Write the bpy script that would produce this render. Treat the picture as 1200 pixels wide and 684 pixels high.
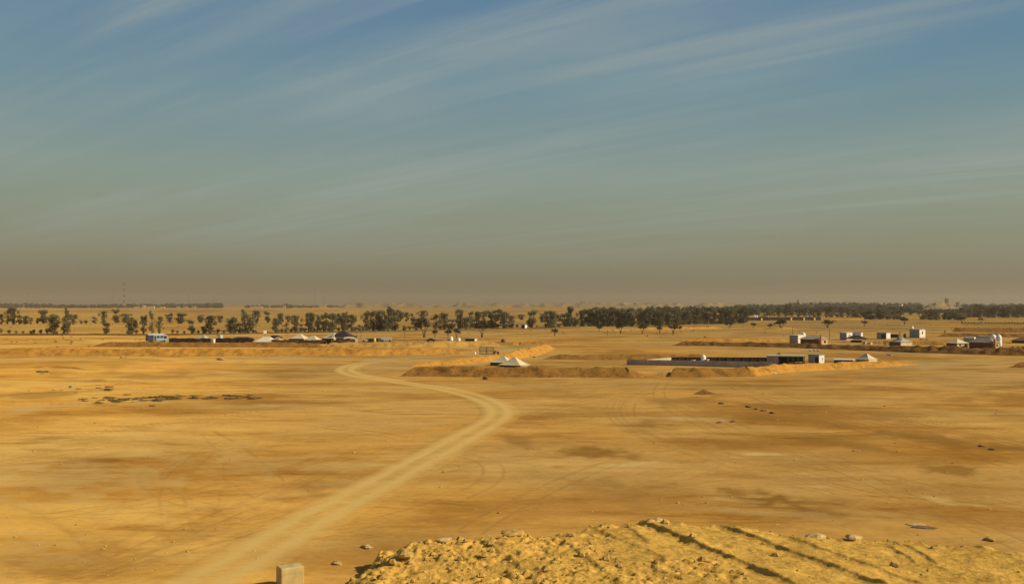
import bpy, math, random
import numpy as np

# ------------------------------------------------------------------ camera, sky, sun, exposure
for o in list(bpy.data.objects): bpy.data.objects.remove(o)
C = bpy.context.scene.collection
SC = bpy.context.scene
HC = 14.0; F = 35 / 36 * 1200; PITCH = math.atan(15 / F)
cam = bpy.data.objects.new('camera', bpy.data.cameras.new('camera')); C.objects.link(cam)
cam.location = (0, 0, HC); cam.rotation_euler = (math.pi / 2 + PITCH, 0, 0)
cam.data.lens = 35; cam.data.sensor_width = 36; cam.data.clip_start = 0.5; cam.data.clip_end = 60000
SC.camera = cam
SUN_EL, SUN_AZ = 33.0, -11.0          # azimuth: degrees from +X (right of the view) towards +Y (away)
sun = bpy.data.objects.new('sun', bpy.data.lights.new('sun', 'SUN')); C.objects.link(sun)
sun.data.energy = 5.0; sun.data.angle = math.radians(0.5); sun.data.color = (1.0, 0.87, 0.63)
sun.rotation_euler = (0, math.radians(90 - SUN_EL), math.radians(SUN_AZ))
SC.view_settings.view_transform = 'Standard'; SC.view_settings.look = 'None'
SC.view_settings.exposure = 0.0; SC.view_settings.gamma = 1.0; SC.view_settings.use_curve_mapping = False
SC.cycles.volume_bounces = 1

def N(nt, typ, **kw):
    n = nt.nodes.new('ShaderNode' + typ)
    for k, v in kw.items():
        if k.startswith('i_'):
            key = k[2:]; key = int(key) if key.isdigit() else key
            n.inputs[key].default_value = v
        else: setattr(n, k, v)
    return n
def ramp(nt, pts, mode='LINEAR'):
    n = nt.nodes.new('ShaderNodeValToRGB'); cr = n.color_ramp; cr.interpolation = mode
    while len(cr.elements) < len(pts): cr.elements.new(0.5)
    for e, (p, c) in zip(cr.elements, pts):
        e.position = p; e.color = (*c, 1) if len(c) == 3 else c
    return n
def math_(nt, op, a, b=None, clamp=False):
    n = N(nt, 'Math', operation=op, use_clamp=clamp)
    for i, v in enumerate((a, b)):
        if v is None: continue
        if isinstance(v, (int, float)): n.inputs[i].default_value = v
        else: nt.links.new(v, n.inputs[i])
    return n.outputs[0]
def mixc(nt, fac, a, b, blend='MIX'):
    n = N(nt, 'Mix', data_type='RGBA', blend_type=blend)
    for s, v in ((n.inputs[0], fac), (n.inputs[6], a), (n.inputs[7], b)):
        if isinstance(v, (int, float)): s.default_value = v
        elif isinstance(v, tuple): s.default_value = (*v, 1) if len(v) == 3 else v
        else: nt.links.new(v, s)
    return n.outputs[2]

W = bpy.data.worlds.new('World'); SC.world = W; W.use_nodes = True
wt = W.node_tree; wt.nodes.clear()
sky = N(wt, 'TexSky', sky_type='NISHITA'); sky.sun_disc = False
sky.sun_elevation = math.radians(SUN_EL); sky.sun_rotation = math.radians(90 - SUN_AZ)
sky.altitude = 600; sky.air_density = 1.0; sky.dust_density = 4.0; sky.ozone_density = 1.5
tc = N(wt, 'TexCoord'); sep = N(wt, 'SeparateXYZ'); wt.links.new(tc.outputs['Generated'], sep.inputs[0])
zpos = math_(wt, 'MAXIMUM', sep.outputs[2], 0.0)
# the dust layer that hides the blue near the horizon (values are for Background strength 0.1)
zr = math_(wt, 'POWER', zpos, 0.5)
SK = [(0.00, (1.0, 0.86, 0.50)), (0.10, (1.50, 1.27, 0.78)), (0.23, (2.36, 2.38, 1.56)), (0.31, (2.42, 2.86, 2.06)), (0.365, (2.30, 3.05, 2.62)),
      (0.464, (1.28, 2.52, 3.15)), (0.541, (0.72, 1.90, 3.3)), (0.66, (0.3, 0.75, 1.7)), (1.0, (0.16, 0.42, 1.1))]
rp = ramp(wt, [(p, tuple(v / 10 for v in c)) for p, c in SK]); wt.links.new(zr, rp.inputs[0])
dust = N(wt, 'VectorMath', operation='SCALE'); wt.links.new(rp.outputs[0], dust.inputs[0]); dust.inputs['Scale'].default_value = 10.0
clear = mixc(wt, 0.92, sky.outputs[0], dust.outputs[0])
# cirrus on a plane high above: project the direction, stretch along the wind
zz = math_(wt, 'ADD', zpos, 0.09)
cx = math_(wt, 'DIVIDE', sep.outputs[0], zz); cy = math_(wt, 'DIVIDE', sep.outputs[1], zz)
cv = N(wt, 'CombineXYZ'); wt.links.new(cx, cv.inputs[0]); wt.links.new(cy, cv.inputs[1])
def streak(rot, sx, sy, scale, detail, dist, seed):
    mp = N(wt, 'Mapping', vector_type='TEXTURE'); mp.inputs['Rotation'].default_value = (0, 0, math.radians(rot))
    mp.inputs['Scale'].default_value = (sx, sy, 1); mp.inputs['Location'].default_value = (seed, seed * 1.7, 0)
    wt.links.new(cv.outputs[0], mp.inputs[0])
    n = N(wt, 'TexNoise'); n.inputs['Scale'].default_value = scale; n.inputs['Detail'].default_value = detail
    n.inputs['Roughness'].default_value = 0.55; n.inputs['Distortion'].default_value = dist
    wt.links.new(mp.outputs[0], n.inputs['Vector']); return n.outputs[0]
s1 = streak(-38, 3.6, 0.62, 1.0, 5, 0.5, 3.0)
s2 = streak(-46, 2.0, 1.0, 0.55, 3, 0.3, 8.0)
s3 = streak(-38, 2.4, 0.20, 1.2, 7, 0.7, 5.0)
m1 = N(wt, 'MapRange', interpolation_type='SMOOTHSTEP'); wt.links.new(s1, m1.inputs[0]); m1.inputs[1].default_value = 0.42; m1.inputs[2].default_value = 0.74
m2 = N(wt, 'MapRange', interpolation_type='SMOOTHSTEP'); wt.links.new(s2, m2.inputs[0]); m2.inputs[1].default_value = 0.30; m2.inputs[2].default_value = 0.60
m3 = N(wt, 'MapRange', interpolation_type='SMOOTHSTEP'); wt.links.new(s3, m3.inputs[0]); m3.inputs[1].default_value = 0.42; m3.inputs[2].default_value = 0.72
cl = math_(wt, 'ADD', math_(wt, 'MULTIPLY', m1.outputs[0], 0.55), math_(wt, 'MULTIPLY', m3.outputs[0], 0.36))
cl = math_(wt, 'MULTIPLY', cl, math_(wt, 'ADD', math_(wt, 'MULTIPLY', m2.outputs[0], 0.9), 0.12))
cl = math_(wt, 'ADD', cl, math_(wt, 'MULTIPLY', m2.outputs[0], 0.20))
lowfade = N(wt, 'MapRange', interpolation_type='SMOOTHSTEP'); wt.links.new(zpos, lowfade.inputs[0]); lowfade.inputs[1].default_value = 0.02; lowfade.inputs[2].default_value = 0.12
cl = math_(wt, 'MULTIPLY', cl, lowfade.outputs[0], True)
final = mixc(wt, math_(wt, 'MULTIPLY', cl, 0.78), clear, (3.2, 3.75, 3.55))
bg = N(wt, 'Background'); bg.inputs['Strength'].default_value = 0.1
wt.links.new(final, bg.inputs[0]); wo = N(wt, 'OutputWorld'); wt.links.new(bg.outputs[0], wo.inputs[0])

# ------------------------------------------------------------------ pixel <-> world (1200 x 684 photograph)
cp, sp = math.cos(PITCH), math.sin(PITCH)
def at(px, py, z=0.0):
    dx, du = px - 600, 342 - py
    d = (dx, F * cp - du * sp, F * sp + du * cp)
    k = (z - HC) / d[2]
    return (d[0] * k, d[1] * k)
def mpp(py): return at(600, py)[1] / F          # metres per photo pixel at the depth of that ground row
def beta(px): return math.degrees(math.atan2(px - 600, F))

# ------------------------------------------------------------------ noise in numpy
def _hash(ix, iy, s):
    h = (ix.astype(np.int64) * 374761393 + iy.astype(np.int64) * 668265263 + s * 974711) & 0x7fffffff
    h = ((h ^ (h >> 13)) * 1274126177) & 0x7fffffff
    return ((h ^ (h >> 16)) & 0xffff) / 65535.0
def vnoise(x, y, s=0):
    x = np.asarray(x, float); y = np.asarray(y, float)
    ix, iy = np.floor(x), np.floor(y); fx, fy = x - ix, y - iy
    fx = fx * fx * fx * (fx * (fx * 6 - 15) + 10); fy = fy * fy * fy * (fy * (fy * 6 - 15) + 10)
    a, b = _hash(ix, iy, s), _hash(ix + 1, iy, s); c, d = _hash(ix, iy + 1, s), _hash(ix + 1, iy + 1, s)
    return (a + (b - a) * fx) * (1 - fy) + (c + (d - c) * fx) * fy - 0.5
def fbm(x, y, o=4, s=0):
    t, a = 0, 1.0
    for i in range(o):
        t = t + a * vnoise(x * 2 ** i + 17.3 * i, y * 2 ** i - 9.1 * i, s + i); a *= 0.5
    return t
def sstep(a, b, x):
    t = np.clip((x - a) / (b - a), 0, 1); return t * t * (3 - 2 * t)
def hgt(x, y):
    x = np.asarray(x, float); y = np.asarray(y, float); d = np.hypot(x, y)
    return (0.30 * fbm(x / 45, y / 45, 2, 3) + 0.10 * vnoise(x / 12, y / 12, 9) * (1 - sstep(150, 400, d))
            + 3.0 * sstep(900, 3500, d) * fbm(x / 500, y / 320, 3, 21))
def gh(p): return float(hgt(p[0], p[1]))

# ------------------------------------------------------------------ mesh helpers
class MB:
    def __init__(s): s.v = []; s.f = []
    def add(s, vs, fs):
        n = len(s.v); s.v += [tuple(map(float, v)) for v in vs]; s.f += [tuple(i + n for i in f) for f in fs]; return s
    def box(s, x0, x1, y0, y1, z0, z1, tx=0, ty=0):
        return s.add([(x0, y0, z0), (x1, y0, z0), (x1, y1, z0), (x0, y1, z0), (x0 + tx, y0 + ty, z1), (x1 - tx, y0 + ty, z1), (x1 - tx, y1 - ty, z1), (x0 + tx, y1 - ty, z1)],
                     [(0, 3, 2, 1), (4, 5, 6, 7), (0, 1, 5, 4), (1, 2, 6, 5), (2, 3, 7, 6), (3, 0, 4, 7)])
    def loft(s, rings, cap=True):
        n = len(rings[0]); vs = [v for r in rings for v in r]; fs = []
        for i in range(len(rings) - 1):
            for j in range(n):
                k = (j + 1) % n; fs.append((i * n + j, i * n + k, (i + 1) * n + k, (i + 1) * n + j))
        if cap: fs += [tuple(range(n - 1, -1, -1)), tuple((len(rings) - 1) * n + j for j in range(n))]
        return s.add(vs, fs)
    def lathe(s, prof, cx=0, cy=0, n=14):
        return s.loft([[(cx + r * math.cos(6.28318 * j / n), cy + r * math.sin(6.28318 * j / n), z) for j in range(n)] for r, z in prof])
    def tube(s, pts, r, n=6):
        from mathutils import Vector
        pts = [Vector(p) for p in pts]; rs = r if isinstance(r, (list, tuple)) else [r] * len(pts); rings = []
        for i, p in enumerate(pts):
            t = (pts[min(i + 1, len(pts) - 1)] - pts[max(i - 1, 0)]).normalized()
            u = t.orthogonal().normalized(); w = t.cross(u)
            if i and rings:
                pu = Vector(rings[-1][0]) - pts[i - 1]; pu = (pu - t * pu.dot(t))
                if pu.length > 1e-6: u = pu.normalized(); w = t.cross(u)
            rings.append([tuple(p + (u * math.cos(6.28318 * j / n) + w * math.sin(6.28318 * j / n)) * rs[i]) for j in range(n)])
        return s.loft(rings)
    def build(s, name, mat, parent=None, smooth=False, bevel=0):
        me = bpy.data.meshes.new(name); me.from_pydata(s.v, [], s.f); me.validate(); me.update()
        if smooth: me.shade_smooth()
        me.materials.append(mat)
        o = bpy.data.objects.new(name, me); C.objects.link(o)
        if parent: o.parent = parent
        if bevel:
            b = o.modifiers.new('bevel', 'BEVEL'); b.width = bevel; b.segments = 2
        return o
def fastmesh(name, co, faces, mat, attrs=None, smooth=True):
    me = bpy.data.meshes.new(name); nv, nf, k = len(co), len(faces), faces.shape[1]
    me.vertices.add(nv); me.vertices.foreach_set('co', np.ascontiguousarray(co, dtype=np.float32).ravel())
    me.loops.add(nf * k); me.loops.foreach_set('vertex_index', np.ascontiguousarray(faces, dtype=np.int32).ravel())
    me.polygons.add(nf); me.polygons.foreach_set('loop_start', np.arange(0, nf * k, k, dtype=np.int32))
    me.polygons.foreach_set('loop_total', np.full(nf, k, dtype=np.int32))
    if smooth: me.polygons.foreach_set('use_smooth', np.ones(nf, dtype=bool))
    me.update(calc_edges=True); me.validate()
    for nm, a in (attrs or {}).items():
        at_ = me.attributes.new(nm, 'FLOAT', 'POINT'); at_.data.foreach_set('value', np.ascontiguousarray(a, dtype=np.float32).ravel())
    me.materials.append(mat)
    o = bpy.data.objects.new(name, me); C.objects.link(o); return o
def gridfaces(nr, nc, wrap=False):
    i, j = np.meshgrid(np.arange(nr - 1), np.arange(nc if wrap else nc - 1), indexing='ij'); k = (j + 1) % nc
    return np.stack([i * nc + j, i * nc + k, (i + 1) * nc + k, (i + 1) * nc + j], -1).reshape(-1, 4)
def tag(o, label=None, cat=None, group=None, kind=None):
    if label: o['label'] = label
    if cat: o['category'] = cat
    if group: o['group'] = group
    if kind: o['kind'] = kind
    return o
def thing(name, label, cat, loc, rot=0, group=None):
    o = bpy.data.objects.new(name, None); C.objects.link(o); o.empty_display_size = 0.5
    z = loc[2] if len(loc) > 2 else gh(loc)
    o.location = (loc[0], loc[1], z); o.rotation_euler = (0, 0, math.radians(rot))
    return tag(o, label, cat, group)

# ------------------------------------------------------------------ materials
def plain(name, col, rough=0.85, var=0.25, scale=1.5, spec=0.2, metal=0.0, dirt=None):
    m = bpy.data.materials.new(name); m.use_nodes = True; nt = m.node_tree; b = nt.nodes['Principled BSDF']
    b.inputs['Roughness'].default_value = rough; b.inputs['Metallic'].default_value = metal
    b.inputs['Specular IOR Level'].default_value = spec
    tcx = N(nt, 'TexCoord'); n = N(nt, 'TexNoise'); n.inputs['Scale'].default_value = scale; n.inputs['Detail'].default_value = 6
    nt.links.new(tcx.outputs['Object'], n.inputs['Vector'])
    r = ramp(nt, [(0.3, tuple(c * (1 - var) for c in col)), (0.7, tuple(min(1, c * (1 + var * 0.6)) for c in col))]); nt.links.new(n.outputs[0], r.inputs[0])
    out = r.outputs[0]
    if dirt:
        sx = N(nt, 'SeparateXYZ'); nt.links.new(tcx.outputs['Object'], sx.inputs[0])
        f = math_(nt, 'MULTIPLY', math_(nt, 'SUBTRACT', 1.0, math_(nt, 'MULTIPLY', sx.outputs[2], 0.9), True), n.outputs[0])
        out = mixc(nt, math_(nt, 'MULTIPLY', f, 0.9, True), out, dirt)
    nt.links.new(out, b.inputs['Base Color']); return m
SANDC = (0.42, 0.25, 0.085)
def soil_group(nt, pos):
    """shared sand colour from the world position: returns (colour, height)"""
    def noise(sc, sx, sy, det, rough=0.55, off=0.0, dist=0.0):
        mp = N(nt, 'Mapping'); mp.inputs['Scale'].default_value = (sx, sy, 1.0); mp.inputs['Location'].default_value = (off, off * 2.3, 0)
        nt.links.new(pos, mp.inputs[0]); n = N(nt, 'TexNoise'); n.inputs['Scale'].default_value = sc; n.inputs['Detail'].default_value = det
        n.inputs['Roughness'].default_value = rough; n.inputs['Distortion'].default_value = dist
        nt.links.new(mp.outputs[0], n.inputs['Vector']); return n.outputs[0]
    n1 = noise(0.011, 0.8, 0.6, 5, 0.55, 40.0)              # fields of soil
    n2 = noise(0.06, 0.45, 0.8, 6, 0.6, 11.0, 0.4)          # streaks of tens of metres
    n3 = noise(0.35, 0.5, 1.0, 9, 0.72, 3.0)                # metres
    n4 = noise(2.6, 0.6, 1.0, 7, 0.72, 7.0)                 # decimetres
    r1 = ramp(nt, [(0.34, (0.535, 0.304, 0.076)), (0.46, (0.50, 0.290, 0.080)), (0.58, (0.455, 0.280, 0.092)), (0.7, (0.525, 0.300, 0.072))])
    nt.links.new(n1, r1.inputs[0])
    r2 = ramp(nt, [(0.36, (0.70, 0.62, 0.52)), (0.5, (1.0, 1.0, 1.0)), (0.64, (1.12, 1.14, 1.18))]); nt.links.new(n2, r2.inputs[0])
    r3 = ramp(nt, [(0.30, (0.80, 0.74, 0.66)), (0.47, (1.0, 1.0, 1.0)), (0.68, (1.12, 1.11, 1.08))]); nt.links.new(n3, r3.inputs[0])
    r4 = ramp(nt, [(0.30, (0.80, 0.77, 0.72)), (0.5, (1.0, 1.0, 1.0)), (0.72, (1.12, 1.12, 1.10))]); nt.links.new(n4, r4.inputs[0])
    n5 = noise(0.16, 0.30, 1.0, 7, 0.7, 23.0, 0.8)          # dry crusts and scraped streaks
    r5 = ramp(nt, [(0.36, (0.70, 0.62, 0.50)), (0.43, (0.94, 0.90, 0.84)), (0.5, (1.0, 1.0, 1.0)), (0.6, (1.06, 1.06, 1.1)), (0.68, (1.16, 1.18, 1.2))]); nt.links.new(n5, r5.inputs[0])
    n6 = noise(0.028, 0.5, 1.0, 6, 0.65, 31.0, 0.5)
    r6 = ramp(nt, [(0.40, (1.05, 0.98, 0.84)), (0.52, (1.0, 1.0, 1.0)), (0.64, (0.93, 0.98, 1.1))]); nt.links.new(n6, r6.inputs[0])
    c = mixc(nt, 1.0, r1.outputs[0], r2.outputs[0], 'MULTIPLY'); c = mixc(nt, 0.9, c, r5.outputs[0], 'MULTIPLY'); c = mixc(nt, 1.0, c, r6.outputs[0], 'MULTIPLY'); c = mixc(nt, 1.0, c, r3.outputs[0], 'MULTIPLY'); c = mixc(nt, 0.8, c, r4.outputs[0], 'MULTIPLY')
    h = math_(nt, 'ADD', math_(nt, 'ADD', math_(nt, 'MULTIPLY', n3, 0.14), math_(nt, 'MULTIPLY', n5, 0.22)), math_(nt, 'MULTIPLY', n4, 0.03))
    return c, h, n2, n3, n4
def ground_material(name, road=False):
    m = bpy.data.materials.new(name); m.use_nodes = True; nt = m.node_tree; b = nt.nodes['Principled BSDF']
    b.inputs['Roughness'].default_value = 1.0; b.inputs['Specular IOR Level'].default_value = 0.0
    geo = N(nt, 'NewGeometry'); c, h, n2, n3, n4 = soil_group(nt, geo.outputs['Position'])
    def attr(nm): a = N(nt, 'Attribute', attribute_name=nm); return a.outputs['Fac']
    # wobble the masks a little with the metre noise
    def soft(a, k=1.2):
        return math_(nt, 'MULTIPLY', a, math_(nt, 'ADD', math_(nt, 'MULTIPLY', math_(nt, 'SUBTRACT', n3, 0.5), 2 * k), 1.0), True)
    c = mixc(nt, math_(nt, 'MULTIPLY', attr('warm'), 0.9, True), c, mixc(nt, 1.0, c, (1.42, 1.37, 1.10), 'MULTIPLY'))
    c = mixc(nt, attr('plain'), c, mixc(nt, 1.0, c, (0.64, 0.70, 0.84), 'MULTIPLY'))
    c = mixc(nt, soft(attr('dull'), 0.8), c, mixc(nt, 1.0, c, (0.80, 0.86, 0.98), 'MULTIPLY'))
    c = mixc(nt, soft(attr('damp')), c, (0.265, 0.132, 0.030))
    c = mixc(nt, soft(attr('pale')), c, (0.60, 0.42, 0.16))
    c = mixc(nt, soft(attr('rust')), c, (0.40, 0.195, 0.05))
    c = mixc(nt, math_(nt, 'MULTIPLY', attr('rut'), 0.95, True), c, (0.25, 0.145, 0.045))
    if road:
        ac = attr('across'); e = attr('fade'); g = attr('grey')
        ab = math_(nt, 'ADD', math_(nt, 'ABSOLUTE', ac), math_(nt, 'MULTIPLY', math_(nt, 'SUBTRACT', n3, 0.5), 0.55))
        k = N(nt, 'MapRange', interpolation_type='SMOOTHSTEP'); nt.links.new(ab, k.inputs[0])
        k.inputs[1].default_value = 1.0; k.inputs[2].default_value = 0.35
        ru = ramp(nt, [(0.0, (0.0,) * 3), (0.12, (0.25,) * 3), (0.3, (1.0,) * 3), (0.52, (1.0,) * 3), (0.78, (0.45,) * 3), (1.0, (0.3,) * 3)]); nt.links.new(math_(nt, 'ABSOLUTE', ac), ru.inputs[0])
        fac = math_(nt, 'MULTIPLY', math_(nt, 'MULTIPLY', k.outputs[0], e), math_(nt, 'ADD', math_(nt, 'MULTIPLY', ru.outputs[0], 0.50), 0.30), True)
        pale = mixc(nt, g, mixc(nt, n4, (0.60, 0.395, 0.125), (0.72, 0.49, 0.165)), (0.40, 0.31, 0.16))
        c = mixc(nt, fac, c, pale)
    nt.links.new(c, b.inputs['Base Color'])
    bu = N(nt, 'Bump'); bu.inputs['Strength'].default_value = 0.55; bu.inputs['Distance'].default_value = 0.8
    nt.links.new(h, bu.inputs['Height']); nt.links.new(bu.outputs[0], b.inputs['Normal'])
    return m
def bank_material(name, col, dark=0.62, pit=0.5):
    m = bpy.data.materials.new(name); m.use_nodes = True; nt = m.node_tree; b = nt.nodes['Principled BSDF']
    b.inputs['Roughness'].default_value = 1.0; b.inputs['Specular IOR Level'].default_value = 0.0
    geo = N(nt, 'NewGeometry'); n = N(nt, 'TexNoise'); n.inputs['Scale'].default_value = 0.45; n.inputs['Detail'].default_value = 8; n.inputs['Roughness'].default_value = 0.65
    nt.links.new(geo.outputs['Position'], n.inputs['Vector'])
    r = ramp(nt, [(0.32, tuple(c * dark for c in col)), (0.48, col), (0.66, tuple(c * 1.18 for c in col))]); nt.links.new(n.outputs[0], r.inputs[0])
    n2 = N(nt, 'TexNoise'); n2.inputs['Scale'].default_value = 3.0; n2.inputs['Detail'].default_value = 5; nt.links.new(geo.outputs['Position'], n2.inputs['Vector'])
    c = mixc(nt, pit, r.outputs[0], mixc(nt, 1.0, r.outputs[0], ramp_out(nt, n2.outputs[0]), 'MULTIPLY'))
    nt.links.new(c, b.inputs['Base Color'])
    bu = N(nt, 'Bump'); bu.inputs['Strength'].default_value = 0.7; bu.inputs['Distance'].default_value = 0.6
    nt.links.new(math_(nt, 'ADD', math_(nt, 'MULTIPLY', n.outputs[0], 0.5), math_(nt, 'MULTIPLY', n2.outputs[0], 0.12)), bu.inputs['Height']); nt.links.new(bu.outputs[0], b.inputs['Normal'])
    bu.inputs['Strength'].default_value = 1.0
    return m
def ramp_out(nt, s):
    r = ramp(nt, [(0.3, (0.62, 0.58, 0.55)), (0.55, (1.0, 1.0, 1.0)), (0.75, (1.25, 1.22, 1.15))]); nt.links.new(s, r.inputs[0]); return r.outputs[0]
def leaf_material(name, a, b_):
    m = bpy.data.materials.new(name); m.use_nodes = True; nt = m.node_tree; b = nt.nodes['Principled BSDF']
    b.inputs['Roughness'].default_value = 0.8; b.inputs['Specular IOR Level'].default_value = 0.15
    oi = N(nt, 'ObjectInfo'); geo = N(nt, 'NewGeometry'); n = N(nt, 'TexNoise'); n.inputs['Scale'].default_value = 0.7; n.inputs['Detail'].default_value = 3
    nt.links.new(geo.outputs['Position'], n.inputs['Vector'])
    f = math_(nt, 'ADD', math_(nt, 'MULTIPLY', n.outputs[0], 0.9), math_(nt, 'MULTIPLY', math_(nt, 'SUBTRACT', oi.outputs['Random'], 0.5), 0.9), True)
    nt.links.new(mixc(nt, f, a, b_), b.inputs['Base Color']); return m
M = {}
M['ground'] = ground_material('sand_ground'); M['road'] = ground_material('sand_track', True)
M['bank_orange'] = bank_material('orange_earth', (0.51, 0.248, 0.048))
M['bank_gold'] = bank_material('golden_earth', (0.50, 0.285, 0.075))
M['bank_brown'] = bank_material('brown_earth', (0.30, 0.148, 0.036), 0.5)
M['bank_umber_shade'] = bank_material('umber_shade_earth', (0.235, 0.118, 0.036), 0.5)  # deeper than the brown: shade of the darkest banks put into the colour
M['rubble'] = bank_material('rubble_earth', (0.61, 0.36, 0.078), 0.72, 0.6)
M['hill'] = bank_material('hill_earth', (0.27, 0.19, 0.09), 0.5); M['mound'] = bank_material('mound_earth', (0.27, 0.195, 0.10), 0.6)
M['stone'] = plain('pale_stone', (0.52, 0.37, 0.15), 0.95, 0.3, 3)
M['clod'] = plain('clod_stone', (0.54, 0.34, 0.095), 0.95, 0.35, 2)
M['darkstone'] = plain('dark_stone', (0.20, 0.12, 0.055), 0.95, 0.35, 2)
M['concrete'] = plain('concrete', (0.58, 0.44, 0.19), 0.9, 0.3, 2.2, dirt=(0.40, 0.26, 0.09))
M['leaf'] = leaf_material('leaf_grey_green', (0.080, 0.082, 0.045), (0.21, 0.192, 0.105))
M['leaf_dark'] = leaf_material('leaf_dark', (0.036, 0.042, 0.021), (0.085, 0.082, 0.042))
M['scrub'] = leaf_material('scrub_leaf', (0.15, 0.105, 0.042), (0.28, 0.19, 0.075))
M['farleaf'] = leaf_material('leaf_far', (0.046, 0.054, 0.034), (0.085, 0.09, 0.052))
M['bark'] = plain('bark', (0.16, 0.11, 0.065), 0.9, 0.3, 4)
M['white'] = plain('white_paint', (0.78, 0.73, 0.64), 0.6, 0.08, 0.8, 0.3, dirt=(0.45, 0.33, 0.18))
M['cabin_shade_grey'] = plain('grey_shade_panel', (0.30, 0.295, 0.29), 0.6, 0.12, 0.8, 0.3, dirt=(0.32, 0.25, 0.16))  # shade of the white cabins' fronts as a colour; some roofs share it
M['canvas'] = plain('cream_canvas', (0.66, 0.55, 0.34), 0.95, 0.12, 0.7, 0.1)
M['canvas_white'] = plain('white_canvas', (0.74, 0.65, 0.48), 0.95, 0.10, 0.7, 0.1)
M['canvas_grey'] = plain('grey_canvas', (0.42, 0.37, 0.28), 0.95, 0.15, 0.7, 0.1)
M['canvas_tan'] = plain('tan_canvas', (0.45, 0.29, 0.13), 0.95, 0.15, 0.7, 0.1)
M['canvas_black'] = plain('black_canvas', (0.045, 0.04, 0.045), 0.95, 0.25, 0.7, 0.1)
M['canvas_brown'] = plain('brown_canvas', (0.15, 0.10, 0.06), 0.95, 0.25, 1.2, 0.1)
M['windbreak'] = plain('windbreak_cloth', (0.055, 0.035, 0.03), 0.95, 0.4, 0.8, 0.1)
M['reed'] = plain('reed_fence', (0.15, 0.10, 0.055), 0.95, 0.4, 1.5, 0.1)
M['brick'] = plain('shaded_brown_brick', (0.15, 0.075, 0.05), 0.9, 0.2, 2.5)  # brick darkened so that the colour carries the shade on the fronts
M['sandstone'] = plain('sandstone', (0.58, 0.39, 0.17), 0.9, 0.2, 1.5)
M['orange'] = plain('orange_brick', (0.42, 0.15, 0.055), 0.9, 0.2, 2.5)
M['roof'] = plain('grey_tan_roof', (0.33, 0.27, 0.18), 0.85, 0.2, 1.2)
M['roof_green'] = plain('pale_green_roof', (0.40, 0.46, 0.40), 0.6, 0.15, 1.0, 0.3)
M['roof_steel'] = plain('steel_roof', (0.30, 0.33, 0.35), 0.5, 0.15, 1.0, 0.4)
M['wall_grey'] = plain('grey_block_wall', (0.36, 0.35, 0.345), 0.9, 0.35, 0.35, dirt=(0.34, 0.25, 0.14))
M['wall_pale'] = plain('pale_plaster', (0.52, 0.48, 0.38), 0.9, 0.15, 1.0)
M['wall_black'] = plain('dark_wall', (0.035, 0.028, 0.025), 0.9, 0.3, 0.3)
M['yellow_wall'] = plain('yellow_wall', (0.80, 0.48, 0.10), 0.9, 0.15, 0.3)
M['black'] = plain('black_plastic', (0.02, 0.02, 0.022), 0.5, 0.2, 2, 0.4)
M['glass'] = plain('dark_glass', (0.02, 0.025, 0.03), 0.15, 0.1, 2, 0.5)
M['tank'] = plain('white_tank', (0.82, 0.80, 0.75), 0.45, 0.06, 2, 0.4)
M['tank_grey'] = plain('grey_tank', (0.40, 0.44, 0.42), 0.45, 0.1, 2, 0.4)
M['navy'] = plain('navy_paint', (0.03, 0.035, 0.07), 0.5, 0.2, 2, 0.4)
M['blue_white'] = plain('pale_blue_paint', (0.28, 0.36, 0.43), 0.45, 0.12, 1.5, 0.4)
M['teal'] = plain('teal_paint', (0.05, 0.34, 0.36), 0.5, 0.2, 2, 0.4)
M['red'] = plain('red_paint', (0.42, 0.05, 0.05), 0.5, 0.2, 2, 0.4)
M['maroon'] = plain('maroon_paint', (0.20, 0.04, 0.03), 0.6, 0.1, 2, 0.2)
M['yellow'] = plain('yellow_paint', (0.75, 0.48, 0.06), 0.5, 0.15, 2, 0.4)
M['carpale'] = plain('pale_car_paint', (0.50, 0.52, 0.47), 0.4, 0.08, 2, 0.5)
M['steel'] = plain('dark_steel', (0.12, 0.11, 0.10), 0.6, 0.2, 2, 0.4)
M['mast_red'] = plain('mast_red', (0.14, 0.055, 0.045), 0.7, 0.1, 1)
M['mast_white'] = plain('mast_white', (0.36, 0.33, 0.30), 0.7, 0.1, 1)
M['castle'] = plain('castle_stone', (0.34, 0.25, 0.14), 0.9, 0.2, 0.2)
M['tyre'] = plain('tyre', (0.02, 0.02, 0.02), 0.8, 0.2, 2)

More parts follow.
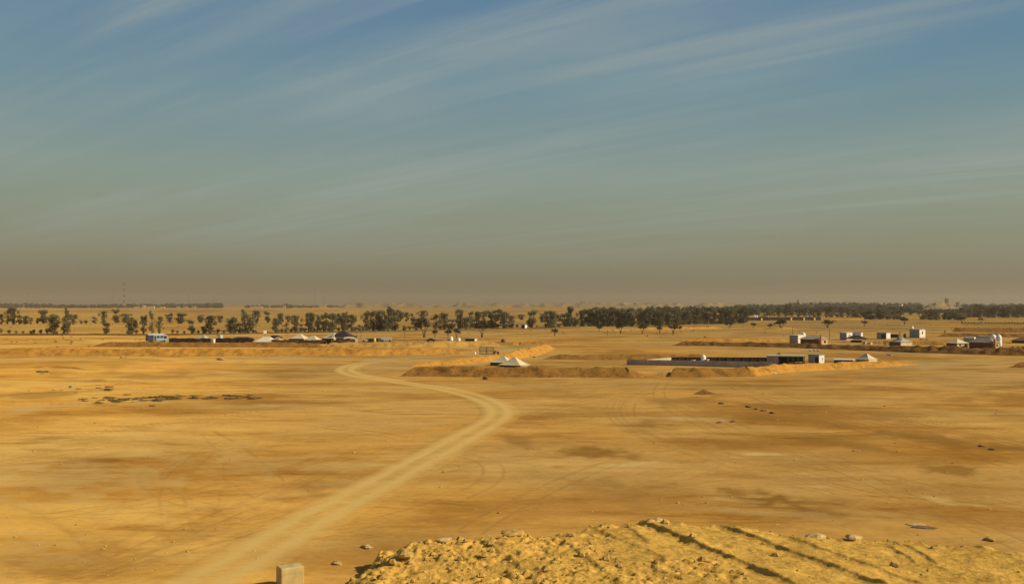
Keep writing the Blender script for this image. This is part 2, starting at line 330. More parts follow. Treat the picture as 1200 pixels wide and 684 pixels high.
# ------------------------------------------------------------------ ground masks: patches of soil laid out by where they lie
def px_of(x, y, z):
    fz = y * cp + (z - HC) * sp; uz = -y * sp + (z - HC) * cp
    fz = np.where(fz > 1, fz, 1e9)
    return 600 + F * x / fz, 342 - F * uz / fz
def seg_dist(px, py, pts, ky=1.0):
    d = np.full(px.shape, 1e9)
    for (x0, y0), (x1, y1) in zip(pts[:-1], pts[1:]):
        vx, vy = x1 - x0, (y1 - y0) * ky; L = vx * vx + vy * vy + 1e-9
        t = np.clip(((px - x0) * vx + (py - y0) * ky * vy) / L, 0, 1)
        d = np.minimum(d, np.hypot(px - x0 - t * vx, (py - y0) * ky - t * vy))
    return d
DAMP = [(90, 364.5, 260, 1.0, 0, .6), (330, 364, 180, .9, 0, .5), (60, 373, 160, .9, 0, .3), (240, 384, 240, .8, 0, .35), (720, 388, 120, .8, 0, .4), (850, 392, 90, .9, 0, .3), (1130, 400, 90, 1.2, 0, .3), (700, 412, 60, 1.6, 0, .4), (760, 413, 60, 1.2, 0, .3), (590, 403, 60, 1.2, 0, .35), (690, 530, 40, 6, 3, .9), (648, 547, 26, 3.5, 2, .75), (604, 515, 20, 5, 8, .6), (925, 590, 66, 8, 9, .95), (1050, 508, 150, 5, 7, .85), (1160, 520, 60, 7, 6, .7),
        (1115, 551, 34, 4, 5, .8), (770, 468, 14, 3, 0, .4), (785, 498, 28, 4, 3, .6), (800, 514, 26, 3, 4, .45), (745, 505, 20, 3, 0, .3), (975, 518, 40, 3, 5, .6), (1010, 524, 38, 3, 6, .6),
        (370, 567, 24, 13, 0, .45), (830, 466, 34, 2.5, 2, .6), (935, 479, 60, 3.5, 6, .6), (880, 474, 46, 2.2, 7, .6), (1185, 465, 50, 6, 0, .55), (1130, 478, 40, 2.5, 3, .4), (1040, 491, 50, 3, 4, .5),
        (520, 608, 26, 10, 0, .3), (700, 566, 50, 5, 4, .35), (560, 600, 40, 8, 0, .25), (860, 555, 40, 4, 5, .3), (640, 560, 30, 4, 0, .3), (860, 521, 26, 3, 4, .45), (950, 548, 30, 3, 6, .35),
        (50, 513, 22, 2.5, 0, .4), (150, 500, 30, 2.5, 3, .3), (45, 527, 26, 2, 3, .4), (90, 520, 30, 3, 0, .25), (60, 670, 40, 3, 0, .3), (110, 650, 60, 9, -8, .3), (215, 625, 60, 10, -14, .35),
        (160, 448, 60, 1.6, 2, .5), (120, 437, 50, 1.6, 0, .35), (230, 436, 60, 1.8, 0, .3), (330, 440, 60, 1.5, 0, .3), (60, 462, 60, 2.5, -3, .4), (330, 470, 60, 1.8, 2, .3),
        (470, 462, 40, 2, 2, .35), (440, 455, 26, 2, 2, .3), (620, 385, 40, 1, 0, .3), (1050, 375, 120, 1.2, 0, .35), (900, 387, 60, 1.2, 0, .3), (1010, 385, 30, 1.2, 0, .4)]
PALE = [(725, 545, 34, 2.6, -2, .8), (895, 532, 28, 1.6, 1, .8), (1097, 585, 20, 3, 8, .8), (1120, 590, 24, 1.6, 4, .5), (960, 570, 30, 1.6, 3, .5), (820, 492, 34, 2.6, 3, .55), (330, 545, 110, 14, 4, .35),
        (80, 560, 120, 22, 0, .4), (210, 540, 90, 10, 6, .35), (30, 640, 60, 20, 0, .3), (850, 585, 30, 2, 4, .3), (1020, 600, 60, 3, 5, .35), (900, 600, 60, 3, 4, .3), (120, 473, 90, 2.2, -2, .45),
        (30, 480, 40, 2.5, -6, .5), (330, 475, 30, 1.6, 0, .5), (100, 418, 120, 1.2, 0, .3), (300, 419, 180, 1.5, 1, .45), (700, 430, 40, 1, 0, .4), (650, 391, 60, 1, 0, .4), (520, 491, 30, 1.5, 0, .3)]
RUST = [(200, 442, 70, 3, 0, .6), (100, 425, 140, 3, 0, .4), (280, 430, 140, 3, 0, .35), (440, 470, 60, 2.2, -3, .5), (1090, 505, 120, 4, 6, .5), (770, 408, 90, 2.2, 0, .35), (600, 437, 300, 1.8, 0, .3), (1100, 470, 100, 3, 3, .3),
        (300, 396, 300, 2, 0, .35), (820, 395, 60, 2, 0, .5), (1040, 433, 100, 2, 0, .25), (640, 600, 140, 10, 0, .2)]
DULL = [(980, 425, 260, 22, 0, .6), (760, 400, 180, 8, 0, .6), (1030, 398, 220, 14, 0, .45), (900, 460, 250, 16, 4, .5), (800, 520, 260, 40, 3, .35), (300, 420, 200, 2.5, 0, .7), (150, 402, 160, 2.0, 0, .5), (250, 385, 420, 8, 0, .35), (1000, 560, 260, 50, 0, .3), (400, 640, 70, 30, 0, .25)]
RUT = [([(250, 505), (280, 520), (310, 543), (332, 562)], 1.6, .8), ([(0, 585), (40, 600), (72, 616), (100, 640)], 4, .5), ([(100, 655), (160, 622), (230, 600), (300, 590), (335, 576)], 4, .45),
       ([(256, 596), (258, 575), (280, 562), (300, 566)], 2, .5), ([(240, 512), (262, 540), (262, 560), (300, 585)], 1.5, .35), ([(205, 640), (260, 620), (330, 600), (420, 575)], 3, .3),
       ([(960, 510), (1030, 525), (1090, 540), (1150, 565)], 1.6, .5), ([(1090, 508), (1140, 520), (1200, 536)], 1.2, .8), ([(1075, 507), (1120, 518), (1165, 530)], 1.0, .5), ([(860, 450), (900, 464), (960, 478), (1040, 500), (1120, 530)], 1.2, .3),
       ([(880, 446), (930, 462), (1000, 478), (1080, 500), (1180, 526)], 1.2, .3), ([(1050, 460), (1120, 458), (1200, 462)], .8, .5), ([(1130, 466), (1160, 470), (1200, 472)], .9, .7), ([(1140, 460), (1170, 463), (1200, 465)], .8, .6),
       ([(130, 455), (180, 458), (230, 452)], .8, .4), ([(160, 443), (210, 440), (250, 446), (330, 455)], .8, .4), ([(350, 470), (370, 500), (360, 520)], 1.2, .25), ([(0, 655), (50, 672), (120, 684)], 2, .3),
       ([(430, 630), (480, 620), (560, 612), (640, 606)], 2, .25), ([(460, 700), (500, 640)], 1, .1), ([(560, 470), (620, 468), (700, 460)], .8, .2)]
trk = random.Random(12); TRACKS = []
def arc_track(p0, p1, bow, k, gauge=1.7, w=.15):
    a, b = np.array(at(*p0)), np.array(at(*p1)); d = b - a; n_ = np.array([-d[1], d[0]])
    t = np.linspace(0, 1, 26)[:, None]; P = a + d * t + n_ * bow * (4 * t * (1 - t)); P = P + np.stack([0.8 * fbm(t[:, 0] * 3, t[:, 0] * 0 + trk.random() * 50, 2, 3)] * 2, -1)
    T = np.gradient(P, axis=0); T /= np.linalg.norm(T, axis=1)[:, None]; Nn = np.stack([-T[:, 1], T[:, 0]], 1)
    for sgn in (-1, 1): TRACKS.append((P + Nn * gauge / 2 * sgn, w, k))
for _ in range(9):
    o_ = trk.uniform(-12, 12); arc_track((850 + trk.uniform(-20, 40), 449 + o_ * .3), (1240, 535 + o_ * 2.2), trk.uniform(-.05, .03), trk.uniform(.3, .75))
for _ in range(5): arc_track((760 + trk.uniform(-30, 60), 450 + trk.uniform(-4, 6)), (1230, 600 + trk.uniform(-40, 60)), trk.uniform(-.15, .02), trk.uniform(.2, .45))
for _ in range(6): arc_track((trk.uniform(-60, 120), trk.uniform(600, 700)), (trk.uniform(300, 560), trk.uniform(500, 600)), trk.uniform(-.2, .2), trk.uniform(.2, .45))
for _ in range(3): arc_track((trk.uniform(120, 330), trk.uniform(490, 530)), (trk.uniform(200, 420), trk.uniform(560, 640)), trk.uniform(-.4, .4), trk.uniform(.2, .35))
for _ in range(5): arc_track((trk.uniform(-60, 60), trk.uniform(470, 560)), (trk.uniform(350, 520), trk.uniform(455, 520)), trk.uniform(-.15, .15), trk.uniform(.2, .5))
for _ in range(5): arc_track((trk.uniform(590, 640), trk.uniform(470, 500)), (trk.uniform(700, 1000), trk.uniform(440, 470)), trk.uniform(-.15, .15), trk.uniform(.2, .45))
for _ in range(4): arc_track((trk.uniform(430, 560), trk.uniform(560, 640)), (trk.uniform(760, 1000), trk.uniform(500, 600)), trk.uniform(-.2, .2), trk.uniform(.2, .4))
def soft_blob(px, py, lst, nx, ny):
    out = np.zeros(px.shape)
    for cx_, cy_, rx, ry, ang, k in lst:
        sel = (np.abs(px - cx_) < rx * 2.1 + 4) & (np.abs(py - cy_) < ry * 2.3 + rx * .4 + 3)
        if not sel.any(): continue
        a = math.radians(ang); X, Y = px[sel] - cx_, py[sel] - cy_
        u = (X * math.cos(a) + Y * math.sin(a)) / rx; v = (-X * math.sin(a) + Y * math.cos(a)) / ry
        r = np.hypot(u, v) + 1.7 * nx[sel]
        out[sel] = np.maximum(out[sel], k * (1 - sstep(0.15, 1.5, r)))
    return out
def masks(x, y, z):
    shp = x.shape; x, y, z = x.ravel(), y.ravel(), z.ravel()
    px, py = px_of(x, y, z); ok = (y > 20) & (px > -260) & (px < 1460)
    res = {k: np.zeros(x.shape) for k in ('damp', 'pale', 'rust', 'dull', 'rut', 'warm', 'plain')}
    P, Q, X, Y = px[ok], py[ok], x[ok], y[ok]
    nx = fbm(P / 34, Q / 7, 4, 51)
    for k, l in (('damp', DAMP), ('pale', PALE), ('rust', RUST), ('dull', DULL)): res[k][ok] = soft_blob(P, Q, l, nx, nx)
    r = np.zeros(P.shape)
    for pts, w, k in RUT:
        d = seg_dist(P, Q, pts) + 2.2 * np.abs(nx) * w
        r = np.maximum(r, .5 * k * (1 - sstep(w * .3, w * 2.0, d)) * np.clip(.9 + 1.2 * nx, .1, 1))
    for pl, w, k in TRACKS:
        lo, hi = pl.min(0) - 1, pl.max(0) + 1; sel = np.where((X > lo[0]) & (X < hi[0]) & (Y > lo[1]) & (Y < hi[1]))[0]
        if not len(sel): continue
        dpt = np.hypot(X[sel], Y[sel]); ww = np.maximum(w, dpt / 1100)
        d = seg_dist(X[sel], Y[sel], [tuple(q) for q in pl]); r[sel] = np.maximum(r[sel], k * (w / ww) ** .5 * (1 - sstep(ww * .4, ww * 1.5, d)) * np.clip(.75 + 1.6 * nx[sel], 0.1, 1))
    res['rut'][ok] = r
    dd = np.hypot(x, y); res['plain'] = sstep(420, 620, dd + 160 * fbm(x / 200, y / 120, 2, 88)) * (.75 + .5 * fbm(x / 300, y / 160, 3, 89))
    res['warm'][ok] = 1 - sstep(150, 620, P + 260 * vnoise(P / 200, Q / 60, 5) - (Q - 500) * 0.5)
    return {k: v.reshape(shp) for k, v in res.items()}

# ------------------------------------------------------------------ ground sheet (polar about the viewpoint, finest where it is seen)
dys = np.concatenate([[4000, 1500, 800, 600, 480], np.arange(400, 30, -0.72), np.arange(30, 1.45, -0.32)])
rad = HC * F / dys
ang = np.concatenate([np.radians(np.linspace(-33, 33, 940)), np.radians(np.linspace(35, 325, 80))])
A, R_ = np.meshgrid(ang, rad); gx, gy = R_ * np.sin(A), R_ * np.cos(A)
gz = hgt(gx, gy)
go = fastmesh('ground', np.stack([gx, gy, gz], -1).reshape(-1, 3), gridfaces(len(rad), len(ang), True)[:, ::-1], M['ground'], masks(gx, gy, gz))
tag(go, kind='structure')

# ------------------------------------------------------------------ dirt track
ROAD = [(120, 750), (180, 716), (240, 684), (298, 650), (352, 616), (405, 587), (455, 562), (500, 538), (540, 515), (570, 498), (585, 487), (583, 477), (570, 469), (545, 461), (510, 453.5), (470, 448), (432, 442.5),
        (410, 437.5), (404, 432.5), (414, 428), (435, 424), (462, 421), (500, 418.7), (550, 415.6), (590, 411), (620, 407), (648, 404), (668, 402)]
rp_ = np.array([at(*p) for p in ROAD])
def catmull(P, n=24):
    out = []
    for i in range(len(P) - 1):
        p0, p1, p2, p3 = P[max(i - 1, 0)], P[i], P[i + 1], P[min(i + 2, len(P) - 1)]
        for t in np.linspace(0, 1, n, endpoint=False):
            out.append(0.5 * ((2 * p1) + (-p0 + p2) * t + (2 * p0 - 5 * p1 + 4 * p2 - p3) * t * t + (-p0 + 3 * p1 - 3 * p2 + p3) * t ** 3))
    out.append(P[-1]); return np.array(out)
cl_ = catmull(rp_)
for _ in range(60): cl_[1:-1] = (cl_[:-2] + cl_[2:]) * .25 + cl_[1:-1] * .5
tg = np.gradient(cl_, axis=0); tg /= np.linalg.norm(tg, axis=1)[:, None]; nr_ = np.stack([tg[:, 1], -tg[:, 0]], 1)
ac = np.linspace(-1, 1, 25); dist = np.hypot(cl_[:, 0], cl_[:, 1]); hw_ = 2.75 + 0.5 * sstep(120, 220, dist)
xy = cl_[:, None, :] + nr_[:, None, :] * (ac[None, :, None] * hw_[:, None, None])
rz = hgt(xy[..., 0], xy[..., 1]) + (0.03 + 0.04 * sstep(90, 200, np.hypot(xy[..., 0], xy[..., 1]))) * (1 - np.abs(ac)[None, :] ** 6) - .015 * np.abs(ac)[None, :] ** 6
s_ = np.arange(len(cl_)) / (len(cl_) - 1)
at_road = masks(xy[..., 0], xy[..., 1], rz); at_road['across'] = np.broadcast_to(ac, rz.shape)
at_road['fade'] = np.broadcast_to((1 - sstep(.93, 1, s_))[:, None], rz.shape); at_road['grey'] = np.broadcast_to((sstep(.70, .76, s_))[:, None] * .8, rz.shape)
tr = fastmesh('dirt_track', np.concatenate([xy, rz[..., None]], -1).reshape(-1, 3), gridfaces(len(cl_), 25), M['road'], at_road)
tag(tr, kind='structure')

# ------------------------------------------------------------------ earth banks
def bank(foot, h, mat, seed, tip=(4, 4), rough=1.0, wmul=1.65, rows=21):
    """foot: photo points of the near foot; h: crest height per point"""
    P = np.array([at(*p) for p in foot]); hs = np.array(h if isinstance(h, (list, tuple)) else [h] * len(foot), float)
    n = 30; Q = []; Hh = []
    for i in range(len(P) - 1):
        m_ = max(2, int(np.linalg.norm(P[i + 1] - P[i]) / 0.7))
        for t in np.linspace(0, 1, m_, endpoint=False): Q.append(P[i] * (1 - t) + P[i + 1] * t); Hh.append(hs[i] * (1 - t) + hs[i + 1] * t)
    Q.append(P[-1]); Hh.append(hs[-1]); Q = np.array(Q); Hh = np.array(Hh)
    T = np.gradient(Q, axis=0); T /= np.linalg.norm(T, axis=1)[:, None]; Nn = np.stack([-T[:, 1], T[:, 0]], 1)
    sg = np.sign((Nn * Q).sum(1).mean()); Nn *= sg
    s = np.concatenate([[0], np.cumsum(np.linalg.norm(np.diff(Q, axis=0), axis=1))])
    end = np.minimum(sstep(0, tip[0], s), sstep(0, tip[1], s[-1] - s)) if s[-1] > sum(tip) else np.sin(np.pi * s / s[-1])
    Hh = Hh * (1 + 0.16 * fbm(s / 9, s * 0 + seed, 3, seed)) * end
    w = np.maximum(Hh, .15) * wmul
    t = np.linspace(-1, 1, rows); prof = np.clip(1 - np.abs(t), 0, 1) ** 0.85
    wob = 0.6 * fbm(s / 7, s * 0 + 3.3, 3, seed + 7)
    cen = Q + Nn * (w * 1.0 + wob)[:, None]
    xy = cen[:, None, :] + Nn[:, None, :] * (t[None, :, None] * w[:, None, None] * 1.02)
    X, Y = xy[..., 0], xy[..., 1]
    # gullies and clods down the face
    g = fbm(s[:, None] / 1.7 + 0 * t, t[None, :] * 1.2 + 0 * s[:, None], 3, seed + 3) * 0.46 + fbm(X / 0.9, Y / 0.9, 2, seed + 5) * 0.30 + .35 * (np.abs(fbm(s[:, None] / 2.6 + 0 * t, 0 * s[:, None] + .3 * t[None, :], 2, seed + 11)) - .2)
    z = Hh[:, None] * prof[None, :] * (1 + rough * g * (1 - .65 * prof[None, :] ** 2)) + hgt(X, Y) - 0.06
    o = fastmesh('earth_bank', np.concatenate([xy, z[..., None]], -1).reshape(-1, 3), gridfaces(len(Q), rows), M[mat])
    tag(o, kind='structure'); return o
B = bank
B([(-60, 417), (200, 417.3), (420, 417.6), (552, 416.2)], [1.9, 2.0, 2.0, 1.7], 'bank_orange', 1, (3, 6))
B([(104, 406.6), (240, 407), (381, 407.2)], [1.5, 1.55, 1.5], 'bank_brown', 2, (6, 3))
B([(378, 407.2), (480, 407.2), (593, 405.8)], [1.7, 1.75, 1.8], 'bank_gold', 3, (2, 4))
B([(-60, 400.4), (40, 400), (110, 400)], [.9, .9, .7], 'bank_orange', 4, (3, 8))
B([(-60, 411.5), (60, 411), (180, 410.6)], [.5, .6, .4], 'bank_orange', 44, (3, 8))
B([(474, 430), (540, 427.5), (595, 423), (630, 417), (652, 408)], [.8, 1.3, 1.5, 1.9, 1.8], 'bank_orange', 5, (6, 8))
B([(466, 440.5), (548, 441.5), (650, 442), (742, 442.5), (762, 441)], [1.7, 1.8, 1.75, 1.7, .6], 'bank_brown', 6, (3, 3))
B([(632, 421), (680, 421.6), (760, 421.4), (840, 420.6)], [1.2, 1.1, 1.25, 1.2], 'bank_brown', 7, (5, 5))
B([(764, 441), (790, 441.5)], [.9, 1.2], 'bank_gold', 8, (2, 1))
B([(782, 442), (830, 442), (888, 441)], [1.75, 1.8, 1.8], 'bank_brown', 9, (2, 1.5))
B([(884, 440.5), (925, 436.5), (1000, 431.5), (1050, 428.6), (1082, 427)], [1.7, 1.6, 1.45, 1.25, .6], 'bank_orange', 10, (1.5, 5))
B([(783, 404.5), (860, 406), (930, 408), (1000, 410.5), (1090, 414), (1170, 416.5), (1280, 419)], [1.5, 1.4, 1.45, 1.6, 1.85, 2.0, 2.0], 'bank_umber_shade', 11, (6, 4), 1.5)
B([(790, 400.2), (860, 400.4), (928, 400.2)], [1.2, 1.2, 1.0], 'bank_orange', 12, (8, 4))
B([(1018, 402.5), (1080, 403.5), (1110, 404.2)], [1.1, 1.3, 1.2], 'bank_orange', 121, (4, 3))
B([(1114, 388.8), (1200, 389), (1290, 389.2)], [2.2, 2.2, 2.2], 'bank_umber_shade', 13, (4, 4))
B([(1092, 394.3), (1150, 394.6), (1290, 395)], [1.6, 1.7, 1.7], 'bank_umber_shade', 14, (8, 4))
B([(1107, 390.5), (1118, 390.5)], [1.9, 1.6], 'bank_gold', 15, (2, 2))
B([(1176, 430.5), (1190, 430.8), (1230, 431)], [1.1, 1.3, 1.3], 'bank_umber_shade', 16, (5, 3))
B([(811, 462), (826, 462.3), (843, 462)], [.7, .8, .5], 'bank_umber_shade', 17, (3, 3))
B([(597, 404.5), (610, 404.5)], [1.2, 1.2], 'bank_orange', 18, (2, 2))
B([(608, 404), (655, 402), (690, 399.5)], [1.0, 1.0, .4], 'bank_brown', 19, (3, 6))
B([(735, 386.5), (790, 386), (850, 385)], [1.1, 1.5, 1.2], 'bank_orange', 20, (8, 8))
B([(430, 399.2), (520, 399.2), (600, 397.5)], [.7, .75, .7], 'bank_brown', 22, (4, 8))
B([(905, 386), (940, 386)], [1.6, 1.4], 'bank_gold', 23, (8, 8))
B([(0, 432), (60, 431), (110, 433)], [.4, .45, .3], 'bank_orange', 24, (8, 8))
B([(80, 452.5), (130, 450.5), (200, 449)], [.35, .4, .3], 'bank_orange', 25, (8, 8))
B([(690, 387.5), (720, 387.5), (745, 387)], [.6, .8, .5], 'bank_gold', 26, (8, 8))

# ------------------------------------------------------------------ far spoil hills
def hills(x0, x1, dist, depth, hpx, seed, rough=1.0, name='hills', nx=240, ny=26, mat='hill'):
    u = np.linspace(x0, x1, nx); v = np.linspace(0, 1, ny); U, V = np.meshgrid(u, v)
    D = dist + depth * V; X = (U - 600) / F * D; Y = D
    m = (F / dist)
    prof = np.sin(np.pi * np.clip(V, 0, 1)) ** .8
    e = sstep(x0, x0 + 40, U) * (1 - sstep(x1 - 40, x1, U))
    rid = 1 - 2.4 * np.abs(fbm(U / 26, V * 2.2, 4, seed))
    Z = (hpx / m) * e * prof * np.clip(.45 + .75 * rid * rough - .2, .05, 1.4) - 2
    o = fastmesh(name, np.stack([X, Y, Z + 0], -1).reshape(-1, 3), gridfaces(ny, nx), M[mat])
    tag(o, kind='structure'); return o
hills(380, 900, 4200, 1700, 7.6, 61, 1.1)
hills(250, 700, 6300, 2000, 4.0, 62)
hills(640, 960, 6800, 2000, 3.6, 64)
hills(60, 330, 7600, 1500, 4.0, 65, .6)
hills(520, 600, 3900, 500, 8.5, 66, .4)
hills(1064, 1146, 2450, 260, 26.0, 63, .3, mat='mound')

# ------------------------------------------------------------------ rubble bank in the foreground
EDGE = [(404, 690), (418, 672), (436, 660), (446, 646), (480, 637), (520, 631), (560, 628), (610, 627), (660, 624), (700, 613), (745, 609), (768, 606), (800, 611), (850, 615), (905, 623), (960, 629), (1020, 632), (1080, 637), (1140, 640), (1210, 643), (1300, 650), (1420, 660)]
ZB = 1.0
ew = np.array([at(px, py, ZB) for px, py in EDGE])
rx = np.arange(-10.5, 36.0, 0.07); ry = np.arange(41.5, 63.0, 0.07); RX, RY = np.meshgrid(rx, ry)
# signed distance to the edge line: inside is nearer to the viewer
d_edge = np.full(RX.shape, 1e9); ey = np.interp(RX, ew[:, 0], ew[:, 1], left=-99)
for (x0, y0), (x1, y1) in zip(ew[:-1], ew[1:]):
    vx, vy = x1 - x0, y1 - y0; t = np.clip(((RX - x0) * vx + (RY - y0) * vy) / (vx * vx + vy * vy), 0, 1)
    d_edge = np.minimum(d_edge, np.hypot(RX - x0 - t * vx, RY - y0 - t * vy))
sd = np.where((RY < ey) & (RX > ew[0, 0]), d_edge, -d_edge) + 0.9 * fbm(RX / 1.6, RY / 1.6, 3, 71)
Z = ZB * sstep(-1.3, .9, sd) * (1 + .10 * fbm(RX / 4, RY / 4, 2, 70))
qx, qy = px_of(RX, RY, Z)
clodm = np.clip((1 - sstep(640, 760, qx)) + sstep(0, 1, 1 - np.hypot((qx - 800) / 110, (qy - 676) / 26)) * 1.3 + (1 - sstep(.2, 1.4, np.abs(sd - .4))) * .75 * (qx > 700), 0, 1) * sstep(-1.2, .3, sd)
cl1 = np.abs(fbm(RX / .8, RY / .8, 4, 72)); cl2 = fbm(RX / .35, RY / .35, 3, 73)
patch = sstep(-.12, .22, fbm(RX / 1.9, RY / 1.3, 3, 81)); lump = np.maximum(fbm(RX / .55, RY / .42, 2, 82) - .08, 0)
pit = np.maximum(fbm(RX / 1.3, RY / .9, 3, 83) - .24, 0)
Z += .8 * clodm * (patch * (0.30 * np.clip(.42 - cl1, 0, 1) ** 1.6 + .20 * np.clip(cl2, -.3, 1)) + .05 * cl2 + .55 * np.minimum(lump, .22) - .9 * pit + .26 * fbm(RX / 2.4, RY / 2.0, 2, 74))
Z += (1 - clodm) * sstep(-.5, .5, sd) * 0.10 * fbm(RX / 1.0, RY / 1.0, 4, 75)
# windrows left by a blade, running towards the lower right
for (a0, a1, hh) in (((748, 609), (935, 690), .42), ((845, 617), (1045, 692), .36), ((925, 630), (1090, 690), .24), ((1040, 640), (1075, 662), .30), ((1060, 640), (1100, 664), .26), ((735, 614), (762, 640), .25), ((560, 630), (640, 690), .22), ((700, 622), (790, 660), .14), ((655, 630), (735, 690), .22)):
    p0, p1 = np.array(at(*a0, ZB)), np.array(at(*a1, ZB)); dv = p1 - p0; L = np.linalg.norm(dv); dv /= L
    tt = (RX - p0[0]) * dv[0] + (RY - p0[1]) * dv[1]; uu = (RX - p0[0]) * -dv[1] + (RY - p0[1]) * dv[0] + .22 * fbm(tt / 2.5, tt * 0, 2, 77)
    side = -uu                                                 # positive to the left of the row
    prof = np.where(side > 0, np.exp(-(side / .13) ** 2), np.exp(-(side / .75) ** 2)) - .35 * np.exp(-((side - .55) / .3) ** 2)
    Z += hh * .42 * prof * sstep(-.4, .6, tt) * (1 - sstep(L - .8, L + .6, tt)) * sstep(-.5, .2, sd) * (.85 + .5 * fbm(tt / .7, tt * 0 + 2, 2, 78))
Z += hgt(RX, RY) - .12 * (1 - sstep(-1.4, -.9, sd))
fr = gridfaces(len(ry), len(rx)); keep = (sd > -1.6).ravel()[fr].any(1)
used, inv = np.unique(fr[keep], return_inverse=True)
rb = fastmesh('rubble_bank', np.stack([RX, RY, Z], -1).reshape(-1, 3)[used], inv.reshape(-1, 4), M['rubble']); tag(rb, kind='structure')
def bank_z(x, y):
    i = int(np.clip((y - ry[0]) / .07, 0, len(ry) - 1)); j = int(np.clip((x - rx[0]) / .07, 0, len(rx) - 1)); return float(Z[i, j])

def rock_verts(rng, r, flat=.7, n=8, rows=5):
    ph = [rng.uniform(0, 6.28) for _ in range(6)]; vs = []; rings = []
    for i in range(rows):
        e = math.pi * (i + .5) / rows - math.pi / 2; ring = []
        for j in range(n):
            a = 6.28318 * j / n; k = 1 + .22 * math.sin(2 * a + ph[0] + e) + .16 * math.sin(3 * a + ph[1] - 2 * e) + rng.uniform(-.1, .1)
            ring.append((r * k * math.cos(e) * math.cos(a), r * k * math.cos(e) * math.sin(a), r * flat * (math.sin(e) * (1 + .2 * math.sin(a + ph[2])))))
        rings.append(ring)
    return rings
rng = random.Random(5)
st = MB()
for k in range(2300):
    x = rng.uniform(-9, 26); y = rng.uniform(43, 61); i = int((y - ry[0]) / .07); j = int((x - rx[0]) / .07)
    if not (0 <= i < len(ry) and 0 <= j < len(rx)) or sd[i, j] < -.9 or rng.random() > clodm[i, j] * .95 + .05: continue
    r = .03 + .09 * rng.random() ** 3 if k % 14 else rng.uniform(.12, .27)
    st.loft([[(vx + x, vy + y, vz + Z[i, j] + r * .25) for vx, vy, vz in rg] for rg in rock_verts(rng, r, .7, 6, 3)])
so = st.build('rubble_stones', M['clod']); tag(so, 'loose small stones scattered over the foreground rubble bank', 'stones', kind='stuff')

def boulder(px, py, wpx, hpx, label, mat='stone', z=None, seed=0, name='boulder', group=None, onbank=True, cat='rock'):
    p = at(px, py, z if z is not None else (ZB if onbank else 0)); r0 = random.Random(seed + int(px)); k = p[1] / F
    mb = MB(); mb.loft([[(a, b * .8, c) for a, b, c in rg] for rg in rock_verts(r0, wpx * k / 2, hpx / wpx, 11, 7)])
    o = mb.build(name, M[mat]); zz = bank_z(*p) if onbank else gh(p)
    o.location = (p[0], p[1], zz + hpx * k * .3); o.rotation_euler = (0, 0, r0.uniform(0, 6)); tag(o, label, cat, group); return o
boulder(769, 608, 26, 9, 'pale stone slab topping the highest point of the rubble bank')
boulder(957, 629, 25, 11, 'large pale yellow boulder on the right crest of the rubble bank')
boulder(1104, 635, 17, 9, 'pale yellow boulder near the far right end of the rubble crest')
boulder(1000, 634, 22, 7, 'low tan boulder among clods just right of the large pale boulder')
boulder(520, 637, 20, 5, 'thin whitish flat stone on the left crest of the rubble bank', 'stone')
boulder(430, 642, 15, 4, 'small pale stone lying alone left of the rubble crest', 'stone', onbank=False)
boulder(475, 659, 24, 9, 'big yellow clod on the left shoulder of the rubble bank', 'clod')
boulder(600, 631, 26, 8, 'yellow clod on the crest between the whitish flat stone and the topping slab', 'clod')
boulder(1160, 634, 12, 5, 'small tan stone beyond the crest at the right border', 'clod', onbank=False)
boulder(395, 662, 15, 4, 'flat brownish stone between the concrete block and the rubble bank', 'clod', onbank=False)
boulder(1083, 618, 24, 1.6, 'dark flat lump of debris beyond the right rubble crest', 'darkstone', onbank=False)
boulder(1074, 614.5, 22, 1.6, 'pale flat slab lying on the dark debris beyond the rubble crest', 'stone', onbank=False)
boulder(569, 443.5, 7, 5, 'small dark rock in front of the twin cream tents', 'darkstone', onbank=False)
for i, (x, y) in enumerate(((877, 477), (887, 479.5), (895, 481.5), (905, 484), (845, 473), (843, 495), (859, 494), (1150, 523), (1162, 527))):
    boulder(x, y, 7, 2.4, ('dark stone in the short dotted line right of the small dirt mound' if i < 5 else 'dark stone beside the pale streak below the dotted line' if i < 7 else 'dark stone on the dark rut at the right border'), 'darkstone', onbank=False, seed=i, name='dark_stone', group=('line of dark stones' if i < 5 else 'dark stones by the pale streak' if i < 7 else 'dark stones on the rut'))
o = boulder(83, 453.5, 5, 3, 'tiny turquoise scrap of litter on the sand left of the scrub patch', 'teal', onbank=False, name='litter_scrap', cat='litter')

# concrete block
p = at(329.5, 694); k = p[1] / F
blk = MB(); phi = 31
wr, wl, hb = 24 * k / math.cos(math.radians(phi)), 12 * k / math.sin(math.radians(phi)) * .85, 1.02
blk.box(0, wr, 0, wl, -.1, hb)
o = blk.build('concrete_block', M['concrete'], bevel=.05); o.location = (p[0], p[1], gh(p)); o.rotation_euler = (0, 0, math.radians(phi))
tag(o, 'cream concrete marker block standing by the dirt track in the foreground', 'concrete block')

